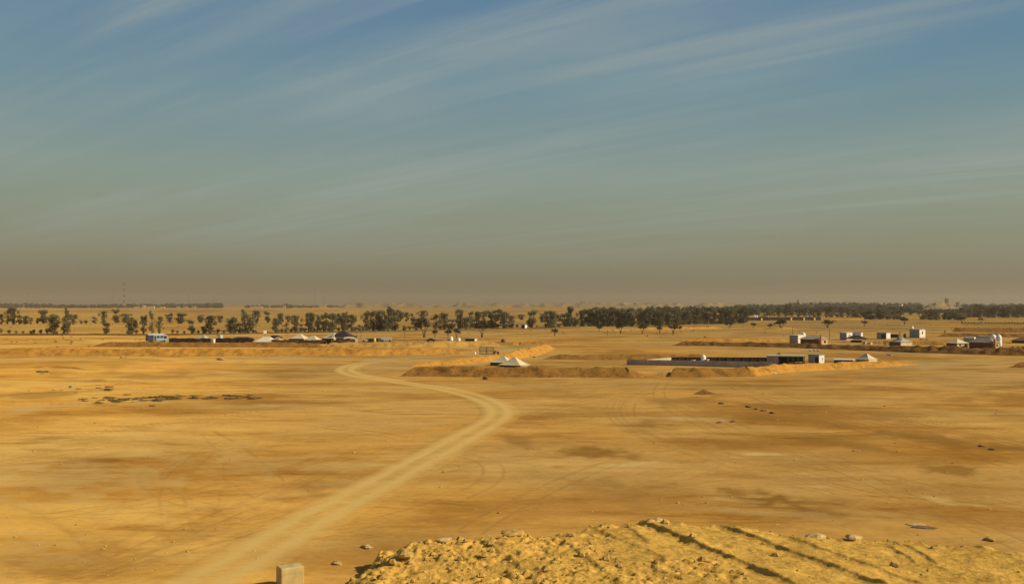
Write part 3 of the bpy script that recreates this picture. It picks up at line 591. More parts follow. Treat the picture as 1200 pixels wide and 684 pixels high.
# ------------------------------------------------------------------ trees
def leaves(rng, clumps, n, size, flat=1.0):
    vs = []; fs = []
    for (cx_, cy_, cz_, rx_, rz_) in clumps:
        for _ in range(n):
            while True:
                a, b, c = rng.uniform(-1, 1), rng.uniform(-1, 1), rng.uniform(-1, 1)
                q = a * a + b * b + c * c
                if q < 1 and (q > .25 or rng.random() < .4): break
            if rng.random() < .16: a *= 1.35; b *= 1.35; c *= 1.35
            px, py, pz = cx_ + a * rx_, cy_ + b * rx_, cz_ + c * rz_
            s = size * rng.uniform(.55, 1.3); th, ph = rng.uniform(0, 6.28), math.acos(rng.uniform(-1, 1))
            nx, ny, nz = math.sin(ph) * math.cos(th), math.sin(ph) * math.sin(th), math.cos(ph)
            ux, uy, uz = -math.sin(th), math.cos(th), 0
            wx, wy, wz = ny * uz - nz * uy, nz * ux - nx * uz, nx * uy - ny * ux
            i = len(vs); l = s * rng.uniform(1.0, 1.7)
            for su, sw in ((-1, 0), (0, -.6), (1, 0), (0, .6)):
                vs.append((px + ux * su * l + wx * sw * s, py + uy * su * l + wy * sw * s, pz + uz * su * l + wz * sw * s))
            fs.append((i, i + 1, i + 2, i + 3))
    return vs, fs
def mesh_of(mb, name, mat):
    me = bpy.data.meshes.new(name); me.from_pydata(mb.v, [], mb.f); me.update(); me.materials.append(mat); return me
def tree_proto(kind, seed):
    r = random.Random(seed); tb = MB(); cl = []
    if kind == 'gum':                                            # tall irregular crown, unit 10 m high, 6 m wide
        lean = r.uniform(-.5, .5); stems = r.choice((1, 2, 2, 3))
        for s in range(stems):
            a = r.uniform(0, 6.28); ox = (s - (stems - 1) / 2) * 1.0; top = (ox * 1.7 + lean + r.uniform(-.4, .4), r.uniform(-.8, .8), r.uniform(6.5, 8.6))
            mid = (ox * 1.2 + lean * .4, r.uniform(-.3, .3), 3.6)
            tb.tube([(ox * .5, 0, -.2), mid, top], [.34, .24, .08], 6)
            for q in range(r.randint(6, 8)):
                z = r.uniform(1.9, 8.2); aa = r.uniform(0, 6.28); R = r.uniform(.7, 1.9) * (1.15 - abs(z - 5.5) / 7)
                t = min(1, z / top[2]); bx = top[0] * t; by = top[1] * t; c = (bx + R * math.cos(aa), by + R * math.sin(aa), z + r.uniform(.1, .9))
                tb.tube([(bx, by, z - .6), c], [.09, .035], 5)
                cl.append((*c, r.uniform(.8, 1.4), r.uniform(.8, 1.4)))
            cl.append((top[0], top[1], top[2] + .4, r.uniform(.8, 1.25), r.uniform(.7, 1.1)))
            if r.random() < .95: cl += [(ox + r.uniform(-1.1, 1.1), r.uniform(-1, 1), r.uniform(.7, 2.4), r.uniform(.8, 1.4), r.uniform(.7, 1.2)) for _ in range(r.choice((1, 2, 2)))]
        v = leaves(r, cl, 105, .215)
    elif kind == 'acacia':                                       # umbrella, 6 m high, 8 m wide
        for q in range(3):
            a = 2.1 * q + r.uniform(-.4, .4); e = (1.9 * math.cos(a), 1.9 * math.sin(a), 3.7)
            tb.tube([(.15 * math.cos(a), .15 * math.sin(a), -.2), (.5 * math.cos(a), .5 * math.sin(a), 1.5), e], [.24, .17, .07], 6)
            cl.append((*e, 1.5, .9))
        for q in range(11):
            a = r.uniform(0, 6.28); R = r.uniform(.3, 3.0); cl.append((R * math.cos(a), R * math.sin(a), r.uniform(3.4, 5.3) - .16 * R, r.uniform(.9, 1.5), r.uniform(.5, .85)))
        v = leaves(r, cl, 110, .19)
    else:                                                        # bush, 3 m high, 3.5 m wide
        for q in range(3): tb.tube([(0, 0, -.1), (r.uniform(-.6, .6), r.uniform(-.6, .6), 1.6)], [.08, .03], 5)
        for q in range(6): a = r.uniform(0, 6.28); R = r.uniform(0, 1.1); cl.append((R * math.cos(a), R * math.sin(a), r.uniform(.6, 2.2), r.uniform(.5, .9), r.uniform(.5, .9)))
        v = leaves(r, cl, 50, .2)
    cb = MB(); cb.add(*v); return tb, cb
PROTO = {k: [] for k in ('gum', 'acacia', 'bush')}
for k, n, mt in (('gum', 9, 'leaf'), ('acacia', 4, 'leaf_dark'), ('bush', 4, 'leaf')):
    for i in range(n):
        tb, cb = tree_proto(k, 100 + 17 * i + len(k)); PROTO[k].append((mesh_of(tb, 'trunk', M['bark']), mesh_of(cb, 'crown', M[mt])))
DIM = {'gum': (10.0, 5.6), 'acacia': (6.0, 8.2), 'bush': (3.0, 3.4)}
trng = random.Random(77); tcount = [0]
def tree(kind, px, base, top, wpx, label, group, cat='tree', name=None):
    p = at(px, base); k = p[1] / F; h = (base - top) * k; w = wpx * k; H0, W0 = DIM[kind]
    o = thing(name or {'gum': 'eucalyptus_tree', 'acacia': 'acacia_tree', 'bush': 'bush'}[kind], label, cat, p, trng.uniform(0, 360), group)
    sx = max(.35, min(2.2, w / W0)); o.scale = (sx, sx, h / H0 * .98)
    tm, cm = PROTO[kind][tcount[0] % len(PROTO[kind])]; tcount[0] += 1
    for nm, me in (('trunk', tm), ('crown', cm)):
        c = bpy.data.objects.new(nm, me); C.objects.link(c); c.parent = o
    return o
# (x, base, top, width) of every tree one can pick out, front row first
FRONT = [(63, 391, 366, 17), (75, 391, 381, 9), (79, 391, 367, 10), (125, 391, 377, 10), (153, 391, 369, 13), (168, 391, 366, 8), (178, 391, 361, 10), (187, 391, 374, 7),
         (225, 391, 373, 12), (240, 391, 381, 9), (246, 391, 367, 17), (271, 391, 370, 16), (281, 390.5, 377, 11), (290, 391, 365, 19), (323, 390, 370, 14), (335, 390, 377, 11), (347, 389.5, 367, 13), (353, 389, 379, 7),
         (363, 389.3, 364, 14), (372, 389, 373, 9), (380, 388.5, 365, 11), (390, 389, 366, 15), (403, 388.5, 364, 10), (412, 388.3, 366, 12), (421, 388, 380, 8), (429, 387.8, 363, 11), (437, 387.6, 362, 13),
         (445, 387.5, 361, 13), (450, 387.8, 372, 15), (456, 387.6, 358, 15), (463, 387.3, 370, 11), (474, 387, 381, 6), (488, 386.5, 370, 13), (510, 386, 366, 15), (521, 386, 364, 14), (530, 386, 373, 13),
         (538, 385.5, 360, 10), (546, 385.5, 370, 15), (557, 385, 372, 10), (575, 384.6, 366, 9), (578, 384.6, 374, 12), (590, 384.6, 362, 14), (593, 384.6, 373, 12), (600, 384.4, 368, 11), (622, 383.6, 362, 17),
         (644, 383.8, 362, 17), (649, 383.6, 370, 11), (663, 382.8, 365, 16), (668, 382.6, 358, 9), (673, 382.6, 371, 11)]
BACK = [(2, 380, 366, 9), (9, 380, 359, 11), (16, 380, 358, 10), (23, 380, 368, 10), (30, 380, 369, 8), (36, 380, 371, 6), (44, 379, 372, 6), (51, 379, 362, 14), (86, 380, 366, 11), (78, 378, 359, 6), (111, 379, 370, 9), (121, 380, 362, 9), (136, 379, 361, 11), (147, 378.5, 366, 11),
        (188, 378.5, 370, 7), (199, 378, 366, 7), (212, 379, 366, 14), (236, 378, 368, 9), (258, 378, 368, 8), (286, 377, 361, 9), (301, 378, 362, 10), (314, 378, 364, 10), (329, 378, 366, 9), (338, 378, 369, 9), (395, 380, 366, 9),
        (407, 379, 368, 9), (468, 377, 362, 11), (477, 376.5, 364, 7), (483, 376.5, 366, 7), (495, 376, 362, 12), (551, 378, 364, 11), (560, 376.5, 364, 11), (567, 376, 363, 9), (582, 376, 361, 15), (611, 374.5, 368, 7), (635, 378, 366, 8)]
BUSHES = [(160,391,385,6),(208,391,386,5),(216,391,387,5),(232,391,386,7),(255,391,384,8),(276,390.5,385,7),(296,390,385,7),(330,390,384,8),(342,389.5,384,8),(357,389,383,8),(368,389,383,7),(385,388.6,382,8),(397,388.4,383,7),(416,388,382,8),(425,388,381,7),(433,387.7,380,8),(447,387.5,380,9),(460,387.3,381,8),(480,386.6,381,7),(493,386.2,380,7),(516,385.8,380,8),(525,385.7,379,8),(542,385.3,379,8),(552,385,379,7),(583,384.5,378,8),(597,384.4,378,8),(606,384.2,379,6),(640,383.6,378,7),(655,383.4,378,8),(668,383,377,8),
          (1, 390.5, 384, 5), (11, 391, 385.5, 7), (19, 391, 386.5, 6), (27, 391, 386.5, 6), (36, 391, 386.5, 7), (40, 391, 384.5, 5), (48, 391, 384.5, 6), (55, 391, 383.5, 7), (95, 379.5, 374, 6), (101, 379.5, 374, 7), (192, 386, 383, 4), (202, 391, 384, 6), (150, 391, 386.5, 6), (262, 390.5, 385, 7), (300, 390, 387.5, 7), (312, 390, 387, 7), (375, 388.5, 382, 7), (407, 387.8, 378, 9), (440, 387.5, 379, 9), (474, 387, 384, 6), (569, 384.6, 379, 6), (629, 383.4, 381, 4)]
MARKS = [(-40, 'the left border'), (105, 'two tiny far bushes'), (145, 'the red white mast'), (183, 'the blue camper'), (235, 'the grey tent'), (311, 'the sign board'), (390, 'the black tent'), (415, 'the white arch'),
         (505, 'the low car'), (565, 'the lone acacia'), (597, 'the twin tents'), (614, 'the kiosk'), (735, 'the grey wall')]
ORD = ['first', 'second', 'third', 'fourth', 'fifth', 'sixth', 'seventh', 'eighth', 'ninth', 'tenth', 'eleventh', 'twelfth', 'thirteenth']
def label_row(lst, row, noun):
    cnt = {}; out = []
    for t in sorted(lst):
        m = max([q for q in MARKS if q[0] <= t[0]]); cnt[m] = cnt.get(m, 0) + 1
        hh = t[1] - t[2]; tall = hh > 20; slim = t[3] < .5 * hh; low = hh < 13
        look = ('tall ' if tall else 'low ' if low else 'mid height ') + ('slim' if slim else 'broad' if t[3] > .7 * hh else 'loose')
        out.append((t, f"{look} {noun} {row}, {ORD[cnt[m] - 1]} right of {m[1]}"))
    return out
for t, l in label_row(FRONT, 'in near row', 'grey green tree'): tree('gum', *t, l, 'trees of the near row')
for t, l in label_row(BACK, 'in far row', 'grey green tree'): tree('gum', *t, l, 'trees of the far row')
for t, l in label_row(BUSHES, 'by the trees', 'green bush'): tree('bush', *t, l, 'bushes along the tree rows', 'bush')
for x, b, t_, w, l in ((497, 395.5, 370.5, 25, 'large round dark acacia, biggest of the trees behind the black low car'), (509.5, 395.5, 385, 9, 'small flat acacia touching the right side of the large round dark acacia'), (525, 395, 384.5, 11, 'leaning small acacia above the left white tank'),
                       (535, 396, 383.5, 13, 'two stemmed flat acacia above the right white tank'), (565, 395.5, 373.5, 22, 'lone flat crowned acacia with a split trunk and a dark shadow'), (650, 393.5, 383.5, 10, 'tiny umbrella acacia alone on the sand before the grove'),
                       (702, 388, 379.5, 9, 'small acacia at the left foot of the grove'), (727.5, 390.5, 376, 17, 'broad dark acacia standing in front of the middle grove'), (753, 391, 378, 15, 'wide dark acacia on two thin stems before the grove'), (773, 390.5, 381, 9, 'small round acacia between the two wide ones before the grove'),
                       (789, 391, 377.5, 14, 'leaning acacia right of the small round one before the grove'), (797, 388, 381.5, 7, 'small dark acacia touching the leaning acacia'), (855, 385, 376.5, 12, 'dark acacia below the right end of the thick grove'), (883, 384.5, 377.5, 8, 'bare brownish acacia left of the low sand heap'), (902, 385, 378.5, 9, 'small flat acacia touching the wide acacia above the white cabin'),
                       (915, 385.5, 373, 19, 'wide umbrella acacia up behind the white cabin with the domed tank'), (970, 384, 373.5, 21, 'very flat wide acacia behind the brown brick house'), (1013, 382, 374.5, 9, 'round small acacia on bare sand above the white caravan'), (1060, 380.5, 369.5, 12, 'dark acacia right of the green roofed sheds'),
                       (1127, 378.5, 370.5, 12, 'dark acacia at the right end of the thin yellow wall'), (1150, 377.5, 372, 8, 'small dark acacia right of the one at the yellow wall')):
    tree('acacia', x, b, t_, w, l, 'acacia trees')
tree('bush', 913.5, 424, 411, 10, 'dark bushy shrub rising behind the pale green roof', None, 'bush')
# thick grove right of the middle
g = random.Random(9); n = 0
GROVE = []
for row, (b0, x0, x1, step) in enumerate(((382.3, 682, 800, 8.5), (380.5, 690, 874, 8.5), (379.0, 780, 874, 8.0), (376.5, 700, 880, 9.5))):
    x = x0
    while x < x1:
        b = b0 - .010 * max(0, x - 760) * (1 if row < 2 else .6); h = g.uniform(15, 22) * (b - 356) / 25
        GROVE.append((x + g.uniform(-2, 2), b, b - h - 2, g.uniform(11, 16), row)); x += step * g.uniform(.8, 1.2)
for x, b, t_, w, row in GROVE:
    tree('gum', x, b, max(t_, 357.5), w, 'dark tree in the front edge of the thick grove right of centre' if row < 2 else 'dark tree standing inside the thick grove right of centre', 'trees of the thick grove, front edge' if row < 2 else 'trees inside the thick grove')
for b0, x0, x1, step, lab, gr in ((369.8, 872, 1010, 8.5, 'dark tree behind the long black wall with yellow piers', 'trees behind the long black wall'), (374.2, 1002, 1056, 8, 'dark tree among the green roofed sheds', 'trees at the green roofed sheds'),
                              (374.4, 1084, 1132, 7.0, 'dark tree below the ruined towers on the mound', 'trees below the towers'), (371.8, 1134, 1210, 8, 'dark tree in the wood at the right border', 'trees at the right border'),
                              (368.8, 1010, 1215, 9, 'dark tree in the middle of the right hand wood', 'trees inside the right hand wood')):
    x = x0
    while x < x1:
        hh = g.uniform(9, 13.5)
        if 1078 < x < 1130: hh = min(hh, b0 - 362.5 - g.uniform(0, 2))
        if hh > 5: tree('gum', x + g.uniform(-2, 2), b0 + g.uniform(-.3, .3), b0 - hh, g.uniform(9, 13), lab, gr)
        x += step * g.uniform(.8, 1.2)
ug = random.Random(21)
for x0, x1, b0, b1, st_, lab, gr in ((684, 872, 383.2, 379.2, 5.5, 'low dark bush filling the foot of the thick grove', 'bushes at the foot of the grove'), (876, 1056, 370.4, 374.8, 6.5, 'low dark bush at the foot of the wood behind the sheds', 'bushes at the sheds'), (1084, 1130, 374.8, 374.8, 5.5, 'low dark bush at the foot of the trees below the towers', 'bushes below the towers'), (1134, 1206, 372.4, 372.6, 6, 'low dark bush at the foot of the right border wood', 'bushes at the right border')):
    x = x0
    while x < x1:
        b = b0 + (b1 - b0) * (x - x0) / (x1 - x0) - ug.uniform(.2, 1.2); tree('bush', x, b, b - ug.uniform(3, 7), ug.uniform(7, 11), lab, gr, 'bush'); x += st_ * ug.uniform(.8, 1.3)
tree('gum', 922, 370, 354, 8, 'tall dark tree clump left of the thin far tower', None); tree('gum', 927, 370, 354.5, 7, 'tall dark tree touching the tall clump left of the thin far tower', None)
# far woods that read as one mass
def wood(spans, label, seed, mat='farleaf', name='far_wood'):
    r = random.Random(seed); mb = MB()
    for x0, x1, b0, top, n in spans:
        for _ in range(n):
            x = r.uniform(x0, x1); p = at(x, b0 + r.uniform(-.25, .25)); k = p[1] / F; h = (b0 - top) * k * r.uniform(.7, 1.08); w = r.uniform(2.5, 4.5) * k
            mb.add(*leaves(r, [(p[0], p[1], h * .62, w * .6, h * .38), (p[0] + r.uniform(-.4, .4) * w, p[1], h * .35, w * .55, h * .33)], 26, 1.05 * k))
    o = mb.build(name, M[mat]); tag(o, label, 'wood', kind='stuff')
wood([(-30, 60, 360.8, 355.2, 60), (60, 130, 360.8, 356.6, 60), (130, 260, 360.6, 356.0, 110), (195, 240, 360.6, 355.0, 25), (240, 259, 360.6, 354.8, 20)], 'far hazy line of trees on the horizon at the left', 31)
wood([(286, 330, 360.4, 357.2, 24), (334, 342, 361.2, 355.6, 9), (346, 366, 360.4, 357.8, 14), (368, 410, 360.2, 357.6, 18), (420, 445, 359.8, 357.0, 10)], 'broken far line of trees on the horizon left of the sand hills', 32)
wood([(680, 700, 360.2, 353.8, 9), (735, 765, 360, 354.4, 8)], 'few hazy trees on the far sand hills above the grove', 35)
wood([(860, 925, 362.5, 356.5, 70), (925, 1010, 362.5, 354.4, 130), (1000, 1080, 362.5, 355.0, 120), (1126, 1230, 362.5, 356.0, 150)], 'far hazy band of forest on the horizon at the right', 33)
wood([(760, 900, 366.5, 359.0, 110), (880, 1082, 366.5, 359.0, 200), (1126, 1225, 366.5, 359.0, 100), (1080, 1128, 366.8, 362.0, 50)], 'forest belt behind the near trees at the right', 34)

# low scrub patch
sr = random.Random(3); SB = []
for i in range(3):
    mb = MB(); mb.add(*leaves(sr, [(sr.uniform(-.6, .6), sr.uniform(-.3, .3), .16, .55, .24) for _ in range(4)], 40, .10)); SB.append(mesh_of(mb, 'low_shrub', M['scrub']))
def scrubs(n, f, label, group):
    for i in range(n):
        px, py = f(); p = at(px, py); o = bpy.data.objects.new('low_shrub', SB[i % 3]); C.objects.link(o)
        s = sr.uniform(.22, .8); o.location = (p[0], p[1], gh(p)); o.scale = (s * 1.2, s, s * .8); o.rotation_euler = (0, 0, sr.uniform(-.4, .4)); tag(o, label, 'shrub', group)
scrubs(58, lambda: (sr.gauss(150, 24), sr.gauss(469.5, 2.6)), 'low brown shrub in the dense left half of the scrub patch', 'shrubs of the dense scrub')
scrubs(48, lambda: (sr.uniform(165, 305), 466.5 + sr.gauss(0, 1.7)), 'low brown shrub in the thin trail right of the dense scrub', 'shrubs of the scrub trail')
scrubs(12, lambda: (sr.uniform(30, 130), sr.gauss(456.5, 1.6)), 'low brown shrub scattered left of and above the scrub patch', 'shrubs above the scrub patch')
scrubs(8, lambda: (sr.uniform(44, 62), sr.gauss(436, .8)), 'low brown shrub in the small tuft group near the left border', 'shrubs near the left border')

dr = random.Random(44); mb = MB()
for _ in range(1500):
    px = dr.uniform(-80, 1280); py = 366 + 64 * dr.random() ** 1.7
    if (560 < px < 680 and py > 400) or py > 412 or (px > 900 and py > 404): continue
    p = at(px, py)
    if vnoise(p[0] / 40, p[1] / 60, 66) < -.02: continue
    z = gh(p); s_ = dr.uniform(.2, .6); mb.add(*leaves(dr, [(p[0], p[1], z + s_ * .35, s_ * .9, s_ * .4)], 9, .30 * s_ + .12))
o = mb.build('dry_scrub', M['scrub']); tag(o, 'sparse dry scrub dotting the sandy plain around the camps and tree rows', 'scrub', kind='stuff')
mb = MB()
for _ in range(1000):
    px = dr.uniform(-80, 1280); py = 445 + 230 * dr.random() ** .8; p = at(px, py)
    if vnoise(p[0] / 9, p[1] / 9, 67) < .02 and dr.random() < .8: continue
    z = gh(p); r_ = (.025 + .075 * dr.random() ** 5) * (1 + (p[1] - 50) / 120)
    mb.loft([[(vx * 1.3 + p[0], vy + p[1], vz + z + r_ * .2) for vx, vy, vz in rg] for rg in rock_verts(dr, r_, .6, 5, 3)])
o = mb.build('gravel', M['clod']); tag(o, 'small stones and gravel strewn over the open sand', 'gravel', kind='stuff')
# ------------------------------------------------------------------ buildings, tents and gear
def corner(xc, yb, wf, we, a):
    """near corner between the shaded front and the sunlit end; sizes from photo pixels; a = how far the end turns to us"""
    p = at(xc, yb); k = p[1] / F; ra = math.radians(a)
    return p, -(beta(xc) + a), wf * k / math.cos(ra), we * k / math.sin(ra), k
def cabin(name, label, cat, xc, yb, wf, we, hpx, a=26, front='cabin_shade_grey', end='white', roofm='white', door=None, window=None, group=None):
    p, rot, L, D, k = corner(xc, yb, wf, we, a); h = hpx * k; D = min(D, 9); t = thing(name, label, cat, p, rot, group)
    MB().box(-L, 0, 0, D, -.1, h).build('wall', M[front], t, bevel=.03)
    if end != front: MB().box(.003, .06, .02, D - .02, .02, h - .02).build('end_wall', M[end], t)  # paler than the front: sun and shade are put into the wall colours
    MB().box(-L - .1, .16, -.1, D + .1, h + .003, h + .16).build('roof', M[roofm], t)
    if door: d = MB().box(-L * door[0], -L * door[1], -.05, -.004, 0, h * .82).build('door', M[door[2]], t)
    if window: w = MB().box(.066, .12, D * window[0], D * window[1], h * .45, h * .78).build('window', M[window[2]], t)
    return t, L, D, h, k
def hiproof(mb, x0, x1, y0, y1, z0, z1, ridge=.4, conc=1.0, n=5, over=0.0):
    cx_, cy_ = (x0 + x1) / 2, (y0 + y1) / 2; hx, hy = (x1 - x0) / 2 + over, (y1 - y0) / 2 + over; rings = []
    rings.append([(cx_ - hx, cy_ - hy, z0 - .06), (cx_ + hx, cy_ - hy, z0 - .06), (cx_ + hx, cy_ + hy, z0 - .06), (cx_ - hx, cy_ + hy, z0 - .06)])
    for i in range(n + 1):
        t = i / n; fx = hx * (1 - t) + hx * ridge * t; fy = hy * (1 - t) + .04 * t; z = z0 + (z1 - z0) * t ** conc
        rings.append([(cx_ - fx, cy_ - fy, z), (cx_ + fx, cy_ - fy, z), (cx_ + fx, cy_ + fy, z), (cx_ - fx, cy_ + fy, z)])
    return mb.loft(rings)
def tent(name, label, xc, yb, wf, we, wallpx, peakpx, a=30, roof='canvas', wall='canvas_brown', end=None, ridge=.12, conc=1.35, over=.15, cat='tent', door=False, group=None, poles=True):
    p, rot, L, D, k = corner(xc, yb, wf, we, a); D = min(max(D, L * .55), L * 1.5); hw = wallpx * k; hp = peakpx * k
    t = thing(name, label, cat, p, rot, group)
    MB().box(-L + .05, -.05, .05, D - .05, -.1, hw - .02).build('wall', M[wall], t)
    if end: MB().box(-.046, -.01, .05, D - .05, -.1, hw - .03).build('end_wall', M[end], t)  # end cloth paler than the dark front: sun and shade painted in
    hiproof(MB(), -L, 0, 0, D, hw, hp, ridge, conc, 6, over).build('roof', M[roof], t)
    if door: MB().box(-L * .62, -L * .38, .0, .046, 0, hw * .85).build('door', M['black'], t)
    return t, L, D, k
def tank(name, label, px, yb, wpx, hpx, mat='tank', group=None, z=None, stand=None):
    p = at(px, yb); k = p[1] / F; r = wpx * k / 2; h = hpx * k
    t = thing(name, label, 'tank', (p[0], p[1], gh(p) if z is None else z), 0, group)
    b = .05
    if stand: MB().box(-r, r, -r, r, -.1, stand * k).build('stand', M['steel'], t); b = stand * k + .003
    MB().lathe([(r * .96, b), (r, b + .08), (r * 1.01, b + h * .35), (r * .98, b + h * .36), (r, b + h * .7), (r * .92, b + h * .78), (r * .62, b + h * .9), (r * .25, b + h * .95)], n=18).build('body', M[mat], t, smooth=True)
    MB().lathe([(r * .26, b + h * .94), (r * .26, b + h)], n=12).build('lid', M[mat], t)
    return t
def vehicle(name, label, cat, px, yb, Lm, Hm, mat, rot=0, kind='car', wm=1.8, group=None):
    p = at(px, yb); t = thing(name, label, cat, p, rot - beta(px), group); h = Lm / 2; w = wm / 2
    side = {'car': [(-h, .35), (-h, .62 * Hm), (-.62 * h, .66 * Hm), (-.42 * h, Hm), (.35 * h, Hm), (.6 * h, .66 * Hm), (h, .56 * Hm), (h, .35)],
            'pickup': [(-h, .4), (-h, .58 * Hm), (-.1 * h, .58 * Hm), (-.08 * h, Hm), (.4 * h, Hm), (.58 * h, .62 * Hm), (h, .56 * Hm), (h, .4)],
            'bus': [(-h, .4), (-h, .96 * Hm), (-.96 * h, Hm), (.86 * h, Hm), (.97 * h, .6 * Hm), (h, .5 * Hm), (h, .4)]}[kind]
    mb = MB(); mb.loft([[(x, -w, z) for x, z in side], [(x, w, z) for x, z in side]]); mb.build('body', M[mat], t, bevel=.06)
    if kind != 'bus':
        x0, x1 = (-.4 * h, .36 * h) if kind == 'car' else (-.04 * h, .42 * h)
        MB().loft([[(x0, y, .68 * Hm), (x1 + .12 * h, y, .68 * Hm), (x1 - .06 * h, y, .93 * Hm), (x0 + .06 * h, y, .93 * Hm)] for y in (-w - .012, w + .012)]).build('window', M['glass'], t)
    for sx in (-.6, .62):
        for sy in (-1, 1):
            wh = MB().lathe([(.34, -.11), (.36, -.06), (.36, .06), (.34, .11)], n=14).build('wheel', M['tyre'], t); wh.rotation_euler = (math.pi / 2, 0, 0); wh.location = (sx * h, sy * (w - .08), .36)
    return t, h, w

# -- left camp
t, h, w = vehicle('camper_van', 'pale blue and white camper bus with shaded dark rear end, parked left of the camp', 'camper van', 184, 401, 7.6, 2.75, 'blue_white', 17, 'bus', 2.5)
MB().box(-h * .9, h * .6, -w * .75, w * .75, 2.753, 2.95).build('roof_box', M['white'], t)
MB().box(-h - .03, -h * .42, -w - .02, w * .95, .42, 2.62).build('rear_shade_panel', M['navy'], t)  # navy puts the shade of the rear end into the paint
for a_, b_ in ((-.12, .15), (.22, .5)): MB().box(h * a_, h * b_, -w - .012, -w - .002, 1.5, 2.2).build('window', M['glass'], t)
MB().box(-h * .36, -h * .18, -w - .014, -w - .003, .5, 2.3).build('door', M['navy'], t)
MB().box(h * .55, h * .85, -w - .012, -w - .002, 1.3, 2.15).build('windscreen', M['glass'], t)
def cloth_fence(name, label, p0, p1, hpx, mat, seed, postm='steel', cat='fence'):
    a_, b_ = np.array(at(*p0)), np.array(at(*p1)); L = np.linalg.norm(b_ - a_); k = a_[1] / F; h = hpx * k; r = random.Random(seed)
    t = thing(name, label, cat, tuple(a_), math.degrees(math.atan2(b_[1] - a_[1], b_[0] - a_[0])))
    n = max(4, int(L / 1.2)); top = [h * r.uniform(.86, 1.1) for _ in range(n + 1)]; yo = [r.uniform(-.15, .15) for _ in range(n + 1)]
    mb = MB()
    for i in range(n):
        x0, x1 = L * i / n, L * (i + 1) / n
        mb.add([(x0, yo[i], -.1), (x1, yo[i + 1], -.1), (x1, yo[i + 1], top[i + 1]), (x0, yo[i], top[i]), (x0, yo[i] + .05, -.1), (x1, yo[i + 1] + .05, -.1), (x1, yo[i + 1] + .05, top[i + 1]), (x0, yo[i] + .05, top[i])],
               [(0, 1, 2, 3), (5, 4, 7, 6), (3, 2, 6, 7)])
    mb.build('cloth', M[mat], t)
    for i in range(0, n + 1, 2): MB().tube([(L * i / n, yo[i] + .12, -.1), (L * i / n, yo[i] + .12, h * r.uniform(1.1, 1.35))], .05, 5).build('post', M[postm], t)
    return t
cloth_fence('windbreak', 'long dark cloth windbreak left of the white ridge tent', (198, 401.6), (296, 401.6), 5.0, 'windbreak', 1)
cloth_fence('windbreak', 'brown reed fence in front of the cream peaked tents', (318, 402.2), (382, 402.4), 4.2, 'reed', 2)
cloth_fence('windbreak', 'brown reed fence below the black peaked tent', (389, 402.6), (416, 402.6), 5.4, 'reed', 4)
tent('tent', 'grey peaked tent behind the left end of the dark windbreak', 240, 401, 11, 8, 4, 8.2, 34, 'canvas_grey', 'windbreak')
tent('ridge_tent', 'long white ridge tent with sagging sides, between the windbreak and the reed fence', 319, 402.2, 21, 8, 1.6, 7.4, 22, 'canvas_white', 'canvas_brown', 'canvas_white', .32, 1.2, .2)
tent('tent', 'flat black tent behind the tan tent', 326, 397, 12, 5, 2.2, 4.4, 24, 'canvas_black', 'canvas_black', ridge=.5)
tent('tent', 'small tan peaked tent behind the reed fence, right of the white ridge tent', 328, 401.2, 12, 7, 2.2, 6.2, 30, 'canvas_tan', 'windbreak')
tent('tent', 'cream peaked tent with dark front, leftmost of the three behind the reed fence', 356, 400.5, 17, 8, 4, 9.3, 28, 'canvas', 'windbreak', 'canvas')
tent('tent', 'low cream peaked tent in the middle of three behind the reed fence', 372, 401.4, 18, 8, 2.4, 8.4, 30, 'canvas', 'canvas', 'canvas')
tent('tent', 'tall cream tent with bluish roof, touching the black peaked tent', 391, 401, 14, 13, 5, 11.0, 40, 'canvas', 'canvas_black', 'canvas', .2)
t, L, D, k = tent('tent', 'big black peaked tent with a pale valance', 410, 401, 24, 8, 6.5, 14.0, 26, 'canvas_black', 'canvas_brown', ridge=.06, conc=1.25, over=.4)
MB().box(-L * .85, -L * .1, -.47, -.44, 6.0 * k * .8, 6.5 * k - .07).build('valance', M['roof_green'], t)
MB().box(-L * .98, -L * .72, -.06, .04, 0, 4.6 * k).build('door', M['black'], t)
p = at(411, 401.6); t = thing('arched_canopy', 'white arched canopy at the right end of the reed fence', 'canopy', p, -beta(411)); k = p[1] / F
arc = [(-8 * k, 6.6 * k), (-3 * k, 7.4 * k), (2 * k, 7.2 * k), (5.5 * k, 6.2 * k), (7.5 * k, 4.6 * k), (8 * k, 2.2 * k), (8.1 * k, -.1)]
mb = MB(); th = .5; mb.loft([[(x, y, z) for x, z in arc] + [(x - (.7 if i > 3 else .1), y, z - (.12 if i > 4 else .55)) for i, (x, z) in reversed(list(enumerate(arc)))] for y in (0, 2.4)]); mb.build('cloth', M['canvas_white'], t)
for sx in (-7.6, 7.4): MB().tube([(sx * k, 2.2, -.1), (sx * k, 2.2, 4 * k)], .05, 5).build('pole', M['steel'], t)
tank('water_tank', 'grey domed tank on a dark stand behind the windbreak', 258.5, 400.6, 5.2, 5.2, 'tank_grey', stand=3.6)
cabin('shelter', 'low shelter with cream wall and white roof edge inside the windbreak camp', 'shelter', 278, 401, 15, 2, 3.0, 20, 'canvas', 'canvas', 'white')
tent('tent', 'flat black tent just left of the white ridge tent', 293, 400.6, 22, 5, 3.6, 5.6, 20, 'canvas_black', 'windbreak', ridge=.6)
cabin('crate', 'small pale crate standing by the windbreak left of the grey domed tank', 'crate', 250, 402.3, 3, 2, 4.6, 35, 'canvas', 'white', 'white')
p = at(310.7, 398.5); k = p[1] / F; t = thing('sign_board', 'small white sign board on a thin pole above the white ridge tent', 'sign', p, -beta(311) + 10)
MB().tube([(0, 0, -.1), (0, 0, 11 * k)], .07, 6).build('pole', M['steel'], t); MB().box(-1.9 * k, 1.9 * k, -.1, -.07, 8 * k, 11.3 * k).build('panel', M['white'], t)
